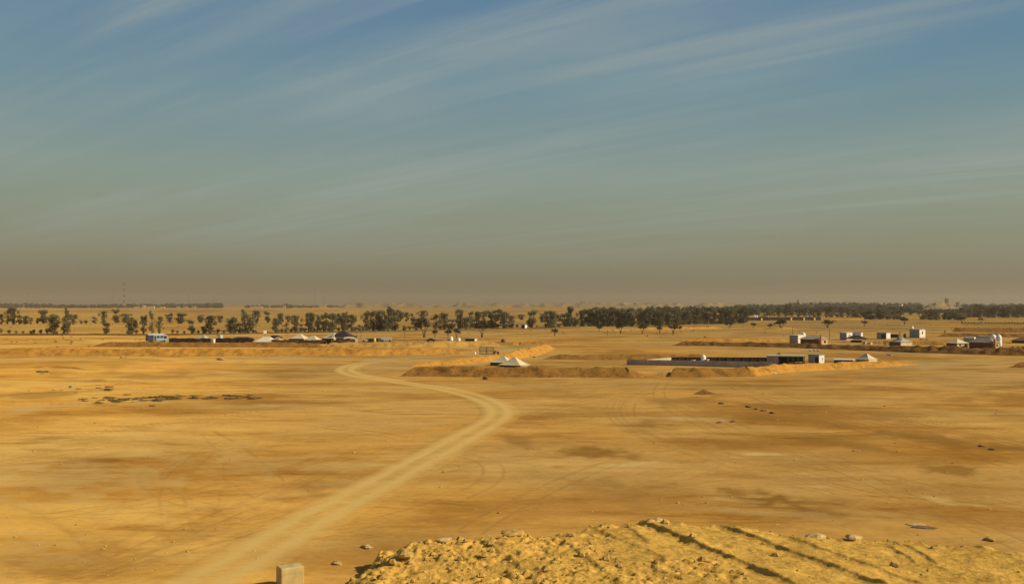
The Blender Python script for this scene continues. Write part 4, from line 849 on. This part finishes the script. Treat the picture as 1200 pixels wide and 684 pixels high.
cabin('shed', 'dark box shed with black opening between the two reed fences', 'shed', 388, 402.6, 5, 2, 5, 26, 'wall_black', 'canvas_brown', 'wall_black')
# -- cars and gear by the acacias
vehicle('pickup', 'pale grey pickup, leftmost of the parked row right of the white arch', 'pickup', 430, 400, 4.2, 1.5, 'carpale', 0, 'pickup')
vehicle('car', 'black car parked between the pale pickup and the yellow drum', 'car', 435.5, 400.3, 2.6, 1.3, 'black', 60, 'car')
p = at(438.8, 400.3); t = thing('yellow_drum', 'bright yellow drum between two black cars', 'drum', p); MB().lathe([(.55, 0), (.57, .1), (.57, 1.35), (.5, 1.45)], n=14).build('body', M['yellow'], t, smooth=True); MB().lathe([(.2, 1.453), (.2, 1.55)], n=8).build('lid', M['yellow'], t)
vehicle('car', 'black car parked right of the yellow drum', 'car', 443, 400, 2.8, 1.25, 'navy', 50, 'car')
vehicle('van', 'long pale green grey van at the right end of the parked row', 'van', 452.5, 399.8, 4.4, 1.5, 'carpale', 0, 'bus')
vehicle('car', 'black low car in front of the large round acacia', 'car', 505, 400, 3.5, 1.3, 'black', 0, 'car')
tank('water_tank', 'white round tank under the leaning small acacia', 528.8, 399, 4.2, 4.8); tank('water_tank', 'white round tank under the two stemmed acacia', 537.6, 399.5, 3.8, 4.0)
cabin('shelter', 'low beige flat roofed shelter with dark front left of the lone acacia', 'shelter', 556, 399.5, 11, 3, 2.6, 22, 'wall_black', 'canvas', 'canvas_grey')
boulder(590, 400.5, 7, 5, 'dark hump of covered gear at the end of the golden bank', 'darkstone', onbank=False, name='covered_heap', cat='heap')
cabin('kiosk', 'small white kiosk with dark front standing between trees', 'kiosk', 615, 385.5, 4, 2.6, 5, 30, 'wall_black', 'white', 'cabin_shade_grey')
# wire cage, drum and quad bike
p = at(561.5, 415.4); k = p[1] / F; t = thing('wire_cage', 'tall open wire mesh cage beside the track behind the twin tents', 'cage', p, -beta(570) - 6); Lc, Hcg, Dc = 16.5 * k, 8.3 * k, 2.2
for y in (0, Dc):
    fr_ = MB()
    for x in (0, Lc / 2, Lc): fr_.box(x - .05, x + .05, y - .05, y + .05, -.1, Hcg)
    for z in (.1, Hcg * .5, Hcg): fr_.box(0, Lc, y - .03, y + .03, z - .04, z + .04)
    fr_.build('frame', M['steel'], t)
    me_ = MB()
    for i in range(1, 17): me_.box(Lc * i / 17 - .014, Lc * i / 17 + .014, y - .012, y + .012, .1, Hcg)
    for i in range(1, 8): me_.box(0, Lc, y - .012, y + .012, Hcg * i / 8 - .012, Hcg * i / 8 + .012)
    me_.build('mesh', M['steel'], t)
for x in (0, Lc): MB().box(x - .03, x + .03, .05, Dc - .05, Hcg - .05, Hcg + .03).build('rail', M['steel'], t)
tank('drum', 'small pale drum left of the wire cage', 556.5, 415.5, 2.6, 3.0)
p = at(581.5, 415); t = thing('quad_bike', 'red quad bike with dark front right of the wire cage', 'quad bike', p, -beta(581)); k = p[1] / F
MB().box(-.85, .1, -.4, .4, .35, .8, .08, .06).build('body', M['red'], t, bevel=.05); MB().box(.12, .8, -.38, .38, .38, .74, .1, .06).build('front', M['navy'], t, bevel=.05)
MB().box(-.5, .05, -.2, .2, .803, .95, .05, .03).build('seat', M['black'], t); MB().tube([(.25, -.4, 1.1), (.3, 0, 1.0), (.25, .4, 1.1)], .03, 5).build('handlebar', M['black'], t); MB().tube([(.42, 0, .7), (.3, 0, 1.0)], .03, 5).build('steering_post', M['black'], t)
for sx in (-.58, .56):
    for sy in (-1, 1):
        wh = MB().lathe([(.26, -.1), (.29, -.05), (.29, .05), (.26, .1)], n=12).build('wheel', M['tyre'], t); wh.rotation_euler = (math.pi / 2, 0, 0); wh.location = (sx, sy * .5, .28)
# -- twin tents
tent('tent', 'cream peaked tent with dark brown front, rear left one of the twin tents', 596, 429.3, 22, 9, 4.0, 11.0, 30, 'canvas', 'canvas_brown', None, .12, 1.45, .35)
tent('tent', 'cream peaked tent with sunlit right side, front right one of the twin tents', 609.5, 431, 24, 10, 2.4, 11.2, 30, 'canvas', 'canvas_brown', 'canvas', .10, 1.3, .3)
# -- enclosure
def wall_run(t, nm, p0, p1, hm, mat, base, th=.2, parent=True):
    a_, b_ = np.array(p0), np.array(p1); L = np.linalg.norm(b_ - a_); an = math.atan2(b_[1] - a_[1], b_[0] - a_[0])
    o = MB().box(0, L, 0, th, -.15, hm).build(nm, M[mat], t); o.location = (a_[0] - base[0], a_[1] - base[1], 0); o.rotation_euler = (0, 0, an); return o, L
c0, c1, c2, c3 = at(734.5, 427.6), at(905, 431), at(900, 423.5), at(787, 423.2)
t = thing('enclosure_wall', 'long low grey enclosure wall around a yard in the middle distance', 'wall', c0)
wall_run(t, 'front_wall', c0, c1, 1.25, 'wall_grey', c0); dwx = np.array(c1) - np.array(c0); anw = math.atan2(dwx[1], dwx[0])
for i in range(11):
    q = MB().box(-.16, .16, -.05, -.003, -.15, 1.30).build('pilaster', M['wall_grey'], t); q.location = (dwx[0] * (i + .5) / 11, dwx[1] * (i + .5) / 11, 0); q.rotation_euler = (0, 0, anw)
wall_run(t, 'side_wall', (c0[0] + .25, c0[1] + .3), c3, .85, 'wall_pale', c0)
o, Lb = wall_run(t, 'back_wall', c3, c2, .98, 'windbreak', c0)
for i in range(13):
    q = MB().box(-.07, .07, -.12, -.003, -.1, 1.06).build('pier', M['steel'], t); f = i / 12; q.location = (c3[0] + (c2[0] - c3[0]) * f - c0[0], c3[1] + (c2[1] - c3[1]) * f - c0[1], 0); q.rotation_euler = o.rotation_euler
tank('water_tank', 'white cylinder tank with domed top inside the grey enclosure wall', 824.3, 425.5, 6.0, 10.0)
cabin('crate', 'small pale box at the foot of the white tank inside the enclosure', 'box', 829, 425.8, 2.4, 1.6, 4.2, 30, 'wall_pale', 'wall_pale', 'wall_pale')
cabin('crate', 'small grey box left of the white tank inside the enclosure', 'box', 812.5, 426, 2.4, 1.6, 3.6, 30, 'wall_grey', 'wall_pale', 'wall_pale')
# grey open shed with the long pale green roof
p, rot, L, D, k = corner(921, 431, 21, 3, 12); D = 4.0
t = thing('open_shed', 'grey block shed with open dark bays and a long pale green roof', 'shed', p, -beta(921) + 3); hS = 13.2 * k
MB().box(-21 * k, -8.5 * k, 0, D, -.1, hS).build('wall', M['wall_grey'], t)
MB().box(-8.4 * k, 21 * k, D - .2, D, -.1, hS * .95).build('back_wall', M['wall_black'], t)
MB().box(-21.5 * k, 22 * k, -.3, D + .2, hS + .003, hS + .22).build('roof', M['roof_green'], t)
MB().box(-8.3 * k, -6 * k, .2, D - .3, 0, hS * .75).build('door', M['black'], t)
for x in (2.5, 8, 14, 20.5): MB().box(x * k - .1, x * k + .1, -.1, .1, -.1, hS - .003).build('post', M['canvas_brown'], t)
MB().box(7 * k, 18 * k, .8, 2.2, 0, hS * .42).build('counter', M['canvas_brown'], t); MB().box(7 * k, 19 * k, .7, 2.3, hS * .423, hS * .5).build('counter_top', M['roof_green'], t)
MB().box(2.6 * k, 7.5 * k, .4, .5, 0, hS * .5).build('screen', M['wall_grey'], t)
cabin('cabin', 'shaded grey cabin with dark open door and bright white end, right of the open shed', 'cabin', 959.6, 428, 12, 6, 12, 28, 'cabin_shade_grey', 'white', 'cabin_shade_grey', (.34, .02, 'black'), (.55, .7, 'canvas_grey'))
p = at(988, 428); k = p[1] / F; t = thing('flat_shelter', 'flat white roofed shelter with brown sides beside the white tent', 'shelter', p, -beta(988) - 4)
MB().box(-10 * k, 10 * k, .2, 3, -.1, 6.3 * k).build('wall', M['canvas_brown'], t); MB().box(-11 * k, 11.5 * k, -.3, 3.3, 6.303 * k, 7.4 * k).build('roof', M['white'], t)
for x in (-9.8, 3, 10): MB().box(x * k - .07, x * k + .07, -.2, -.06, -.1, 6.3 * k).build('post', M['steel'], t)
MB().box(-2.4 * k, 2 * k, .1, .19, 0, 5.2 * k).build('door', M['wall_grey'], t)
tent('tent', 'white peaked tent with shaded grey front, right of the flat white roofed shelter', 1018, 427, 14.5, 9.5, 6.4, 13.0, 36, 'canvas', 'cabin_shade_grey', 'canvas_white', .10, 1.35, .12)
p = at(941, 429); boulder(940, 428.8, 8, 2.2, 'low white slab on the sand left of the grey cabin', 'wall_pale', onbank=False, name='slab', cat='slab'); boulder(971, 428.4, 6, 2.6, 'pale grey heap right of the grey cabin', 'wall_pale', onbank=False, name='heap', cat='heap')
# -- right camps
cabin('cabin', 'white portable cabin with shaded grey front and maroon sign patch, left of the brown brick house', 'cabin', 935, 402.4, 9.5, 8, 9.4, 34, 'cabin_shade_grey', 'white', 'white', None, (.5, .62, 'black'))
tank('water_tank', 'white domed tank behind the white cabin left of the brick house', 941.4, 397.6, 5.4, 8.6)
def brick_house(label, xc, yb, wf, we, wallpx, roofpx, ch):
    p, rot, L, D, k = corner(xc, yb, wf, we, 26); D = min(D, 6.5); hw = wallpx * k; t = thing('brick_house', label, 'house', p, rot)
    MB().box(-L, 0, 0, D, -.1, hw).build('wall', M['brick'], t); MB().box(.003, .08, .05, D - .05, -.1, hw - .01).build('end_wall', M['sandstone'], t)  # dark front and pale end put shade and sun into the colours
    rf = hiproof(MB(), -L, 0, 0, D, hw + .07, roofpx * k, .5, 1.0, 2, .35).build('roof', M['roof'], t)
    MB().box(.09, .60, D * .05, D * .05 + .7, -.1, hw + ch * k).build('chimney', M['orange'], t)
    MB().box(.085, .12, D * .55, D * .78, hw * .4, hw * .8).build('window', M['glass'], t)
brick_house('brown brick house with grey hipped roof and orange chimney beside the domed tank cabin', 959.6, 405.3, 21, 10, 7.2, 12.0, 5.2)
vehicle_c, Lc_, Dc_, hc_, kc_ = cabin('cabin', 'white cabin with a round dark emblem on its end, over a dark flat tent', 'cabin', 992, 397.8, 7.5, 6.5, 8.4, 34, 'cabin_shade_grey', 'white', 'white')
em = MB().lathe([(.62, 0), (.62, .03)], n=18).build('emblem', M['black'], vehicle_c); em.rotation_euler = (0, math.pi / 2, 0); em.location = (.066, Dc_ * .5, hc_ * .55)
em2 = MB().lathe([(.40, 0), (.40, .03)], n=18).build('emblem_ring', M['white'], em); em2.location = (0, 0, .012)
cabin('caravan', 'long low white caravan right behind the emblem cabin', 'caravan', 1009, 396.6, 9.5, 2, 7.4, 16, 'white', 'white', 'roof_green', (.85, .7, 'teal'))
p = at(1002, 401.2); k = p[1] / F; t = thing('tent', 'wide flat dark tent with open sides in front of the emblem cabin', 'tent', p, -beta(1002) - 10)
hiproof(MB(), -13 * k, 13 * k, -1.2, 5, 4.2 * k, 8.2 * k, .25, 1.1, 4).build('roof', M['canvas_black'], t)
for x in (-12, -4, 4, 12): MB().tube([(x * k, -1.1, -.1), (x * k, -1.1, 4.2 * k)], .06, 5).build('pole', M['steel'], t)
MB().box(-5 * k, 6.5 * k, .3, 2.2, -.05, 2.4 * k).build('bench', M['canvas_brown'], t)
cabin('crate', 'sandy yellow crate in front of the flat dark tent', 'crate', 1014, 403.6, 3, 2.6, 2.8, 30, 'sandstone', 'sandstone', 'sandstone'); 
cabin('crate', 'low tan crate right of the sandy yellow crate', 'crate', 1020, 403.6, 2.4, 2, 2.0, 30, 'sandstone', 'canvas', 'sandstone')
cabin('cabin', 'small white cabin with double dark doorway standing alone left of the blue barrel', 'cabin', 1038.5, 397, 10.5, 4.6, 7.2, 26, 'cabin_shade_grey', 'white', 'cabin_shade_grey', (.5, .06, 'black'))
cabin('shelter', 'low black shelter just right of the double doorway cabin', 'shelter', 1052, 395.5, 8, 1.4, 3.4, 20, 'wall_black', 'wall_black', 'canvas_brown')
for x, y0, y1, l in ((1054.6, 396, 388.4, 'dark post right of the low black shelter'), (1037.5, 404, 399.5, 'short dark post left of the low cream house')):
    p = at(x, y0); k = p[1] / F; o = MB().tube([(0, 0, -.1), (0, 0, (y0 - y1) * k)], .16, 6).build('post', M['steel']); o.location = (p[0], p[1], gh(p)); tag(o, l, 'post')
tank('barrel', 'dark blue barrel stack left of the white cabin with the rooftop tank', 1060.6, 396.2, 3.8, 5.4, 'navy')
t, L, D, h, k = cabin('cabin', 'white cabin with teal door and white tank on its roof, alone on the plain', 'cabin', 1077.4, 396, 10.8, 6.4, 9.6, 30, 'cabin_shade_grey', 'white', 'roof_green', (.62, .42, 'teal'), (.42, .58, 'glass'))
zc = t.location.z + h + .17; pr = at(1068.3, 394.8)
tank('water_tank', 'small white tank standing on the roof of the teal door cabin', 1068.9, 395.4, 3.2, 3.2, z=zc)
t, L, D, k = tent('tent', 'low cream house tent with shaded brown front and dark skylight roof', 1055.5, 404.8, 13, 13, 4.4, 8.4, 42, 'canvas_grey', 'canvas_brown', 'canvas', .3, 1.0, .2)
MB().box(-L * .62, -L * .38, D * .3, D * .7, 8.3 * k, 8.3 * k + .3).build('skylight', M['roof_steel'], t)
for i, (x, y) in enumerate(((918, 395), (944, 393), (1044, 404), (1065, 404), (1075, 404.5), (1090, 405), (1025, 403.8), (1030, 404))):
    p = at(x, y); o = MB().tube([(0, 0, -.1), (.03, 0, 1.5)], .06, 5).build('fence_post', M['steel']); o.location = (p[0], p[1], gh(p)); tag(o, ('thin dark post on the sand near the white cabin with the domed tank' if i < 2 else 'thin dark post along the near edge of the right hand camp'), 'post', 'posts by the domed tank' if i < 2 else 'posts along the camp edge')
tent('house_tent', 'cream hip roofed house tent with two dark windows, left of the brown barrack', 1121.5, 408.2, 12, 11.5, 6.2, 11.2, 42, 'canvas', 'canvas_brown', 'canvas', .12, 1.1, .3, 'tent')
p, rot, L, D, k = corner(1121.5, 408.2, 12, 11.5, 42); tw = bpy.data.objects['house_tent']
for f in (.22, .72): MB().box(-.008, .03, D * f, D * f + .7, 2.8 * k, 4.8 * k).build('window', M['glass'], tw)
t, h, w = vehicle('truck', 'white box truck with bluish side behind the cream house tent', 'truck', 1137, 401, 4.4, 1.9, 'white', -28, 'bus', 2.0)
MB().box(-h * .9, h * .6, -w - .012, -w - .002, .7, 1.5).build('side_panel', M['blue_white'], t); MB().box(h * .62, h * .9, -w - .013, -w - .003, 1.1, 1.6).build('window', M['glass'], t)
brick_house('long shaded brown barrack with grey roof and orange chimney, at the right border camp', 1163.5, 409.2, 25.5, 6.5, 7.6, 13.0, 4.8)
cabin('shed', 'steel roofed shed behind the long brown barrack', 'shed', 1160, 404, 15, 5, 9.2, 24, 'cabin_shade_grey', 'white', 'roof_steel')
tank('water_tank', 'white domed tank behind the barrack, left one of the pair', 1164, 404, 7.2, 12.6); tank('water_tank', 'tall white domed tank right of the orange chimney, right one of the pair', 1170.5, 406, 6.6, 14.6)
p = at(1200, 402); k = p[1] / F; t = thing('tent', 'wide dark tent cut by the right border', 'tent', p, -beta(1200) - 8)
hiproof(MB(), -15 * k, 15 * k, -1, 5, 3.2 * k, 6.8 * k, .3, 1.1, 4).build('roof', M['canvas_brown'], t); MB().box(-13 * k, 13 * k, .2, 4.4, -.1, 3.1 * k).build('wall', M['reed'], t)
for i, x in enumerate((1186, 1192, 1198)): vehicle('cart', ('low dark cart, left' if i == 0 else 'low dark cart, middle' if i == 1 else 'low dark cart, right') + ' one of three before the dark tent at the border', 'cart', x, 409.2 + .1 * i, 2.2, .95, 'black', 10, 'pickup', 1.2)
for x, y, w_, l in ((950, 411.5, 4, 'left pale stone of three on the sand below the brick house'), (955, 411.3, 4, 'middle pale stone of three on the sand below the brick house'), (959, 411.4, 4, 'right pale stone of three on the sand below the brick house'), (1043, 416.5, 7, 'white flat scrap on the sand below the double doorway cabin'), (907, 438, 7, 'small pale stone at the foot of the golden bank')):
    boulder(x, y, w_, 2.2, l, 'wall_pale', onbank=False, name='pale_stone')
boulder(627, 419, 4, 2.4, 'tiny white stone right of the twin tents', 'wall_pale', onbank=False, name='pale_stone')
boulder(609, 422.5, 3.5, 2, 'tiny pale stone just behind the front twin tent', 'wall_pale', onbank=False, name='pale_stone')
boulder(145, 419, 8, 2.4, 'small yellow sand heap at the foot of the long left bank, left one', 'clod', onbank=False, name='sand_heap', cat='heap')
boulder(259, 421.5, 11, 3.4, 'bright yellow sand heap at the foot of the long left bank', 'stone', onbank=False, name='sand_heap', cat='heap')

# -- long low fence at the foot of the tree row
t = thing('low_fence', 'long low dark fence line running along the foot of the near tree row', 'fence', at(-60, 392.6)); b0 = np.array(at(-60, 392.6))
pts = [at(-60, 392.6), at(210, 392.4), at(420, 389.4), at(590, 386.2), at(680, 384)]
mb = MB()
for a_, b_ in zip(pts[:-1], pts[1:]):
    mb.add([(a_[0] - b0[0], a_[1] - b0[1], -.2), (b_[0] - b0[0], b_[1] - b0[1], -.2), (b_[0] - b0[0], b_[1] - b0[1], .45), (a_[0] - b0[0], a_[1] - b0[1], .45), (a_[0] - b0[0], a_[1] - b0[1] + .3, .45), (b_[0] - b0[0], b_[1] - b0[1] + .3, .45), (a_[0] - b0[0], a_[1] - b0[1] + .3, -.2), (b_[0] - b0[0], b_[1] - b0[1] + .3, -.2)], [(0, 1, 2, 3), (3, 2, 5, 4), (4, 5, 7, 6)])
mb.build('netting', M['reed'], t)
fp = random.Random(4)
for i in range(60):
    f = i / 59 * (len(pts) - 1); q = min(int(f), len(pts) - 2); f -= q; x = pts[q][0] * (1 - f) + pts[q + 1][0] * f - b0[0]; y = pts[q][1] * (1 - f) + pts[q + 1][1] * f - b0[1]
    MB().tube([(x, y - .1, -.2), (x, y - .1, fp.uniform(.8, 1.5))], .07, 5).build('post', M['steel'], t)
for i, (x, b_, t_) in enumerate(((418, 397, 386), (423, 397, 385), (474.5, 397, 385), (440, 390, 382), (929, 397, 382.5), (972, 397, 384), (896.5, 390, 386), (1036, 404, 398), (712, 393, 386))):
    p = at(x, b_); k = p[1] / F; o = MB().tube([(0, 0, -.2), (0, 0, (b_ - t_) * k)], [.12, .08], 6).build('pole', M['steel']); o.location = (p[0], p[1], gh(p))
    tag(o, ['thin pole, left one of two right of the white arch', 'thin pole, right one of two right of the white arch', 'thin pole left of the large round acacia', 'thin pole behind the parked row', 'thin pole behind the white cabin with the domed tank', 'thin pole behind the brick house chimney', 'thin post with dark top left of the wide umbrella acacia', 'thin post left of the low cream house tent', 'thin dark post before the middle grove'][i], 'pole')

# -- far walls and sheds
p0, p1 = at(870, 375.4), at(962, 374.9); t = thing('long_wall', 'long black wall with four yellow piers in front of the right wood', 'wall', p0)
an = math.atan2(p1[1] - p0[1], p1[0] - p0[0]); Lw = math.dist(p0, p1); t.rotation_euler = (0, 0, an); k = p0[1] / F
MB().box(0, Lw, 0, 8, -.2, 2.6).build('wall', M['wall_black'], t); MB().box(Lw * .28, Lw, -.2, 8.2, 2.603, 3.0).build('roof', M['maroon'], t)
for f in (.235, .61, .775, .91): MB().box(Lw * f - .8, Lw * f + .8, -1.0, -.003, -.2, 2.2).build('pier', M['yellow_wall'], t)
def farbox(name, label, cat, px, yb, wpx, hpx, mat, roofm=None, d=6, group=None, roofh=.3):
    p = at(px, yb); k = p[1] / F; t = thing(name, label, cat, p, -beta(px) - 12, group)
    MB().box(-wpx * k / 2, wpx * k / 2, 0, d, -1, hpx * k).build('wall', M[mat], t)
    MB().box(-wpx * k / 2 - .2, wpx * k / 2 + .2, -.2, d + .2, hpx * k + .003, hpx * k + roofh).build('roof', M[roofm or mat], t); return t
tank('water_tank', 'white tank left one of two behind the long black wall', 884.3, 374.2, 2.0, 5.6); tank('water_tank', 'white tank right one of two behind the long black wall', 887, 374.2, 2.0, 5.4)
farbox('flat_building', 'flat beige building at the left behind the long black wall', 'building', 894, 373.8, 11, 3.2, 'castle', 'wall_pale')
farbox('cabin', 'tiny white cabin behind the right end of the long black wall', 'cabin', 944, 373.4, 5, 3.0, 'white', 'white', 3)
farbox('boundary_wall', 'bright yellow boundary wall between the black wall and the green sheds', 'wall', 992, 374.8, 42, 2.6, 'yellow_wall', None, .4).rotation_euler = (0, 0, math.radians(4))
farbox('shed', 'grey green roofed shed at the right end of the bright yellow wall', 'shed', 1018.5, 373.6, 11, 2.4, 'wall_black', 'roof_green', 10, None, 1.1)
farbox('shed', 'green roofed shed left of the dark acacia', 'shed', 1051, 373.8, 9, 2.6, 'yellow_wall', 'roof_green', 10, None, 1.2)
farbox('boundary_wall', 'thin yellow wall on the plain left of the two dark acacias', 'wall', 1108, 381.6, 36, 1.7, 'yellow_wall', None, .4).rotation_euler = (0, 0, math.radians(4))
t = thing('wire_fence', 'line of dark fence posts on the plain at the right border', 'fence', at(1128, 379.4)); b0 = at(1128, 379.4)
for i in range(26):
    p = at(1128 + i * 3.4, 379.4); MB().box(p[0] - b0[0] - .25, p[0] - b0[0] + .25, p[1] - b0[1] - .1, p[1] - b0[1] + .1, -.2, 1.0 + .5 * fp.random()).build('post', M['windbreak'], t)
p = at(1228, 379.4); MB().box(0, p[0] - b0[0], p[1] - b0[1] + .15, p[1] - b0[1] + .3, -.2, .55).build('netting', M['windbreak'], t)
vehicle('car', 'tiny pale car on the plain below the small right acacia', 'car', 1149, 379.6, 4.4, 1.5, 'white', 0)
for x, w_, yb, h_, l in ((176, 9, 361.6, 2.6, 'cream block house on the far plain, widest at the left horizon'), (168, 3, 361.2, 3.2, 'small cream tower house left of the wide cream house'), (160, 6, 361.2, 1.6, 'low pale house right of the red and white mast'), (190, 5, 361.2, 1.5, 'tiny pale house right of the wide cream house'), (217, 4, 361, 1.7, 'tiny pale house under the far trees, third right of the mast'), (227, 4, 361, 2.0, 'tiny pale house at the right end of the far tree line'), (208, 3, 361, 1.7, 'tiny pale house among the left far trees'),
                         (300, 14, 361.2, 1.6, 'long low pale house on the horizon left of the lone far tree'), (333, 3, 361.4, 3.0, 'tiny pale house touching the lone far tree'), (965, 4, 362, 4.0, 'pale cube house in the far right forest'), (1055, 3, 364, 7, 'pale slim house in the right forest left of the mound')):
    farbox('house', l, 'house', x, yb, w_, h_, 'wall_pale' if x > 900 else 'castle' if x in (217, 227, 208) else 'sandstone', 'wall_pale', 14, None, 1.0)
def tower(name, label, px, dist, wpx, base_py, top_py, mat, crown=True):
    k = dist / F; z1 = HC + (357 - top_py) * k; z0 = HC + (357 - base_py) * k; t = thing(name, label, 'tower', ((px - 600) * k, dist, z0 - 3)); w = wpx * k / 2; h = z1 - z0 + 3
    MB().box(-w, w, -w, w, 0, h * .82, w * .08, w * .08).build('shaft', M[mat], t); MB().box(-w * 1.08, w * 1.08, -w * 1.08, w * 1.08, h * .823, h * .9).build('gallery', M[mat], t)
    mb = MB()
    for i in (-1, 0, 1):
        for j in (-1, 0, 1):
            if i or j: mb.box(w * (i * .72 - .22), w * (i * .72 + .22), w * (j * .72 - .22), w * (j * .72 + .22), h * .903, h)
    mb.build('battlement', M[mat], t)
    for zz_ in (.35, .62): MB().box(-w * .2, w * .2, -w * 1.01, -w * .96, h * zz_, h * (zz_ + .1)).build('window', M['black'], t)
    return t
tower('castle_tower', 'taller ruined stone tower on the far mound', 1109.3, 2575, 3.3, 358, 349.2, 'castle'); tower('castle_tower', 'shorter stone tower right of the taller one on the far mound', 1122.3, 2560, 3.0, 360, 353.8, 'castle')
tower('thin_tower', 'thin dark tower above the far forest right of the tall tree clump', 935, 3400, 1.8, 360, 350.6, 'castle'); tower('hill_tower', 'tiny pale tower on the flat topped sand hill', 561.4, 4150, 1.7, 357.5, 352.2, 'wall_pale')

# -- masts
def mast(px, dist, top_py, w0, label, bands, name='radio_mast', arms=False, matl=None, thick=.5):
    k = dist / F; H = HC + (357 - top_py) * k; t = thing(name, label, 'mast', ((px - 600) * k, dist, 0), 15); n = bands
    for i in range(n):
        z0, z1 = H * i / n, H * (i + 1) / n; a_ = w0 * (1 - .75 * i / n); b_ = w0 * (1 - .75 * (i + 1) / n); mb = MB()
        for sx, sy in ((1, 1), (1, -1), (-1, -1), (-1, 1)): mb.tube([(sx * a_, sy * a_, z0), (sx * b_, sy * b_, z1)], thick, 4)
        c_ = [(1, 1), (1, -1), (-1, -1), (-1, 1)]
        for q in range(4):
            (x0, y0), (x1, y1) = c_[q], c_[(q + 1) % 4]; zm = (z0 + z1) / 2; m_ = (a_ + b_) / 2
            mb.tube([(x0 * a_, y0 * a_, z0), (x1 * m_, y1 * m_, zm)], thick * .6, 3); mb.tube([(x1 * m_, y1 * m_, zm), (x0 * b_, y0 * b_, z1)], thick * .6, 3); mb.tube([(x0 * a_, y0 * a_, z0), (x1 * a_, y1 * a_, z0)], thick * .6, 3)
        mb.build('section', M[matl or ('mast_red' if i % 2 == 0 else 'mast_white')], t)
    if arms:
        for f, l in ((.68, 9), (.8, 7.5), (.92, 6)): MB().tube([(-l, 0, H * f), (0, 0, H * f + 1), (l, 0, H * f)], thick * .9, 4).build('arm', M['steel'], t)
    else:
        MB().tube([(0, 0, H), (0, 0, H + 4)], .3, 4).build('antenna', M['mast_red'], t)
        for f in (.6, .78): MB().lathe([(.3, 0), (1.6, .7)], n=10).build('dish', M['mast_white'], t).location = (0, -w0 * .6, H * f)
mast(145.3, 3900, 331.5, 3.0, 'tall red and white lattice mast on the left horizon', 9, thick=.85)
mast(368.8, 7000, 338.5, 2.6, 'faint pale lattice mast on the horizon above the cream tents', 7, thick=.45)
for x, d, t_, l in ((32, 7000, 342.5, 'faint power pylon on the horizon near the left border'), (132, 7200, 343, 'faint power pylon just left of the red and white mast'), (221, 7600, 343.5, 'faint power pylon above the grey peaked tent'), (304.5, 7600, 345, 'faint power pylon above the white ridge tent'), (379.5, 7600, 347.5, 'faint power pylon right of the faint pale mast')):
    mast(x, d, t_, 5.0, l, 5, 'power_pylon', True, 'steel', .45)

# ------------------------------------------------------------------ haze
hm = bpy.data.materials.new('haze'); hm.use_nodes = True; nt = hm.node_tree; nt.nodes.clear()
pv = N(nt, 'VolumePrincipled'); pv.inputs['Color'].default_value = (0.62, 0.56, 0.45, 1); pv.inputs['Density'].default_value = 0.95e-4; pv.inputs['Anisotropy'].default_value = 0.2
ou = N(nt, 'OutputMaterial'); nt.links.new(pv.outputs[0], ou.inputs['Volume'])
hz = MB().box(-12300, 12300, -12300, 12300, -6, 122).build('haze', hm); tag(hz, kind='stuff', label='pale dusty haze over the whole plain', cat='haze')
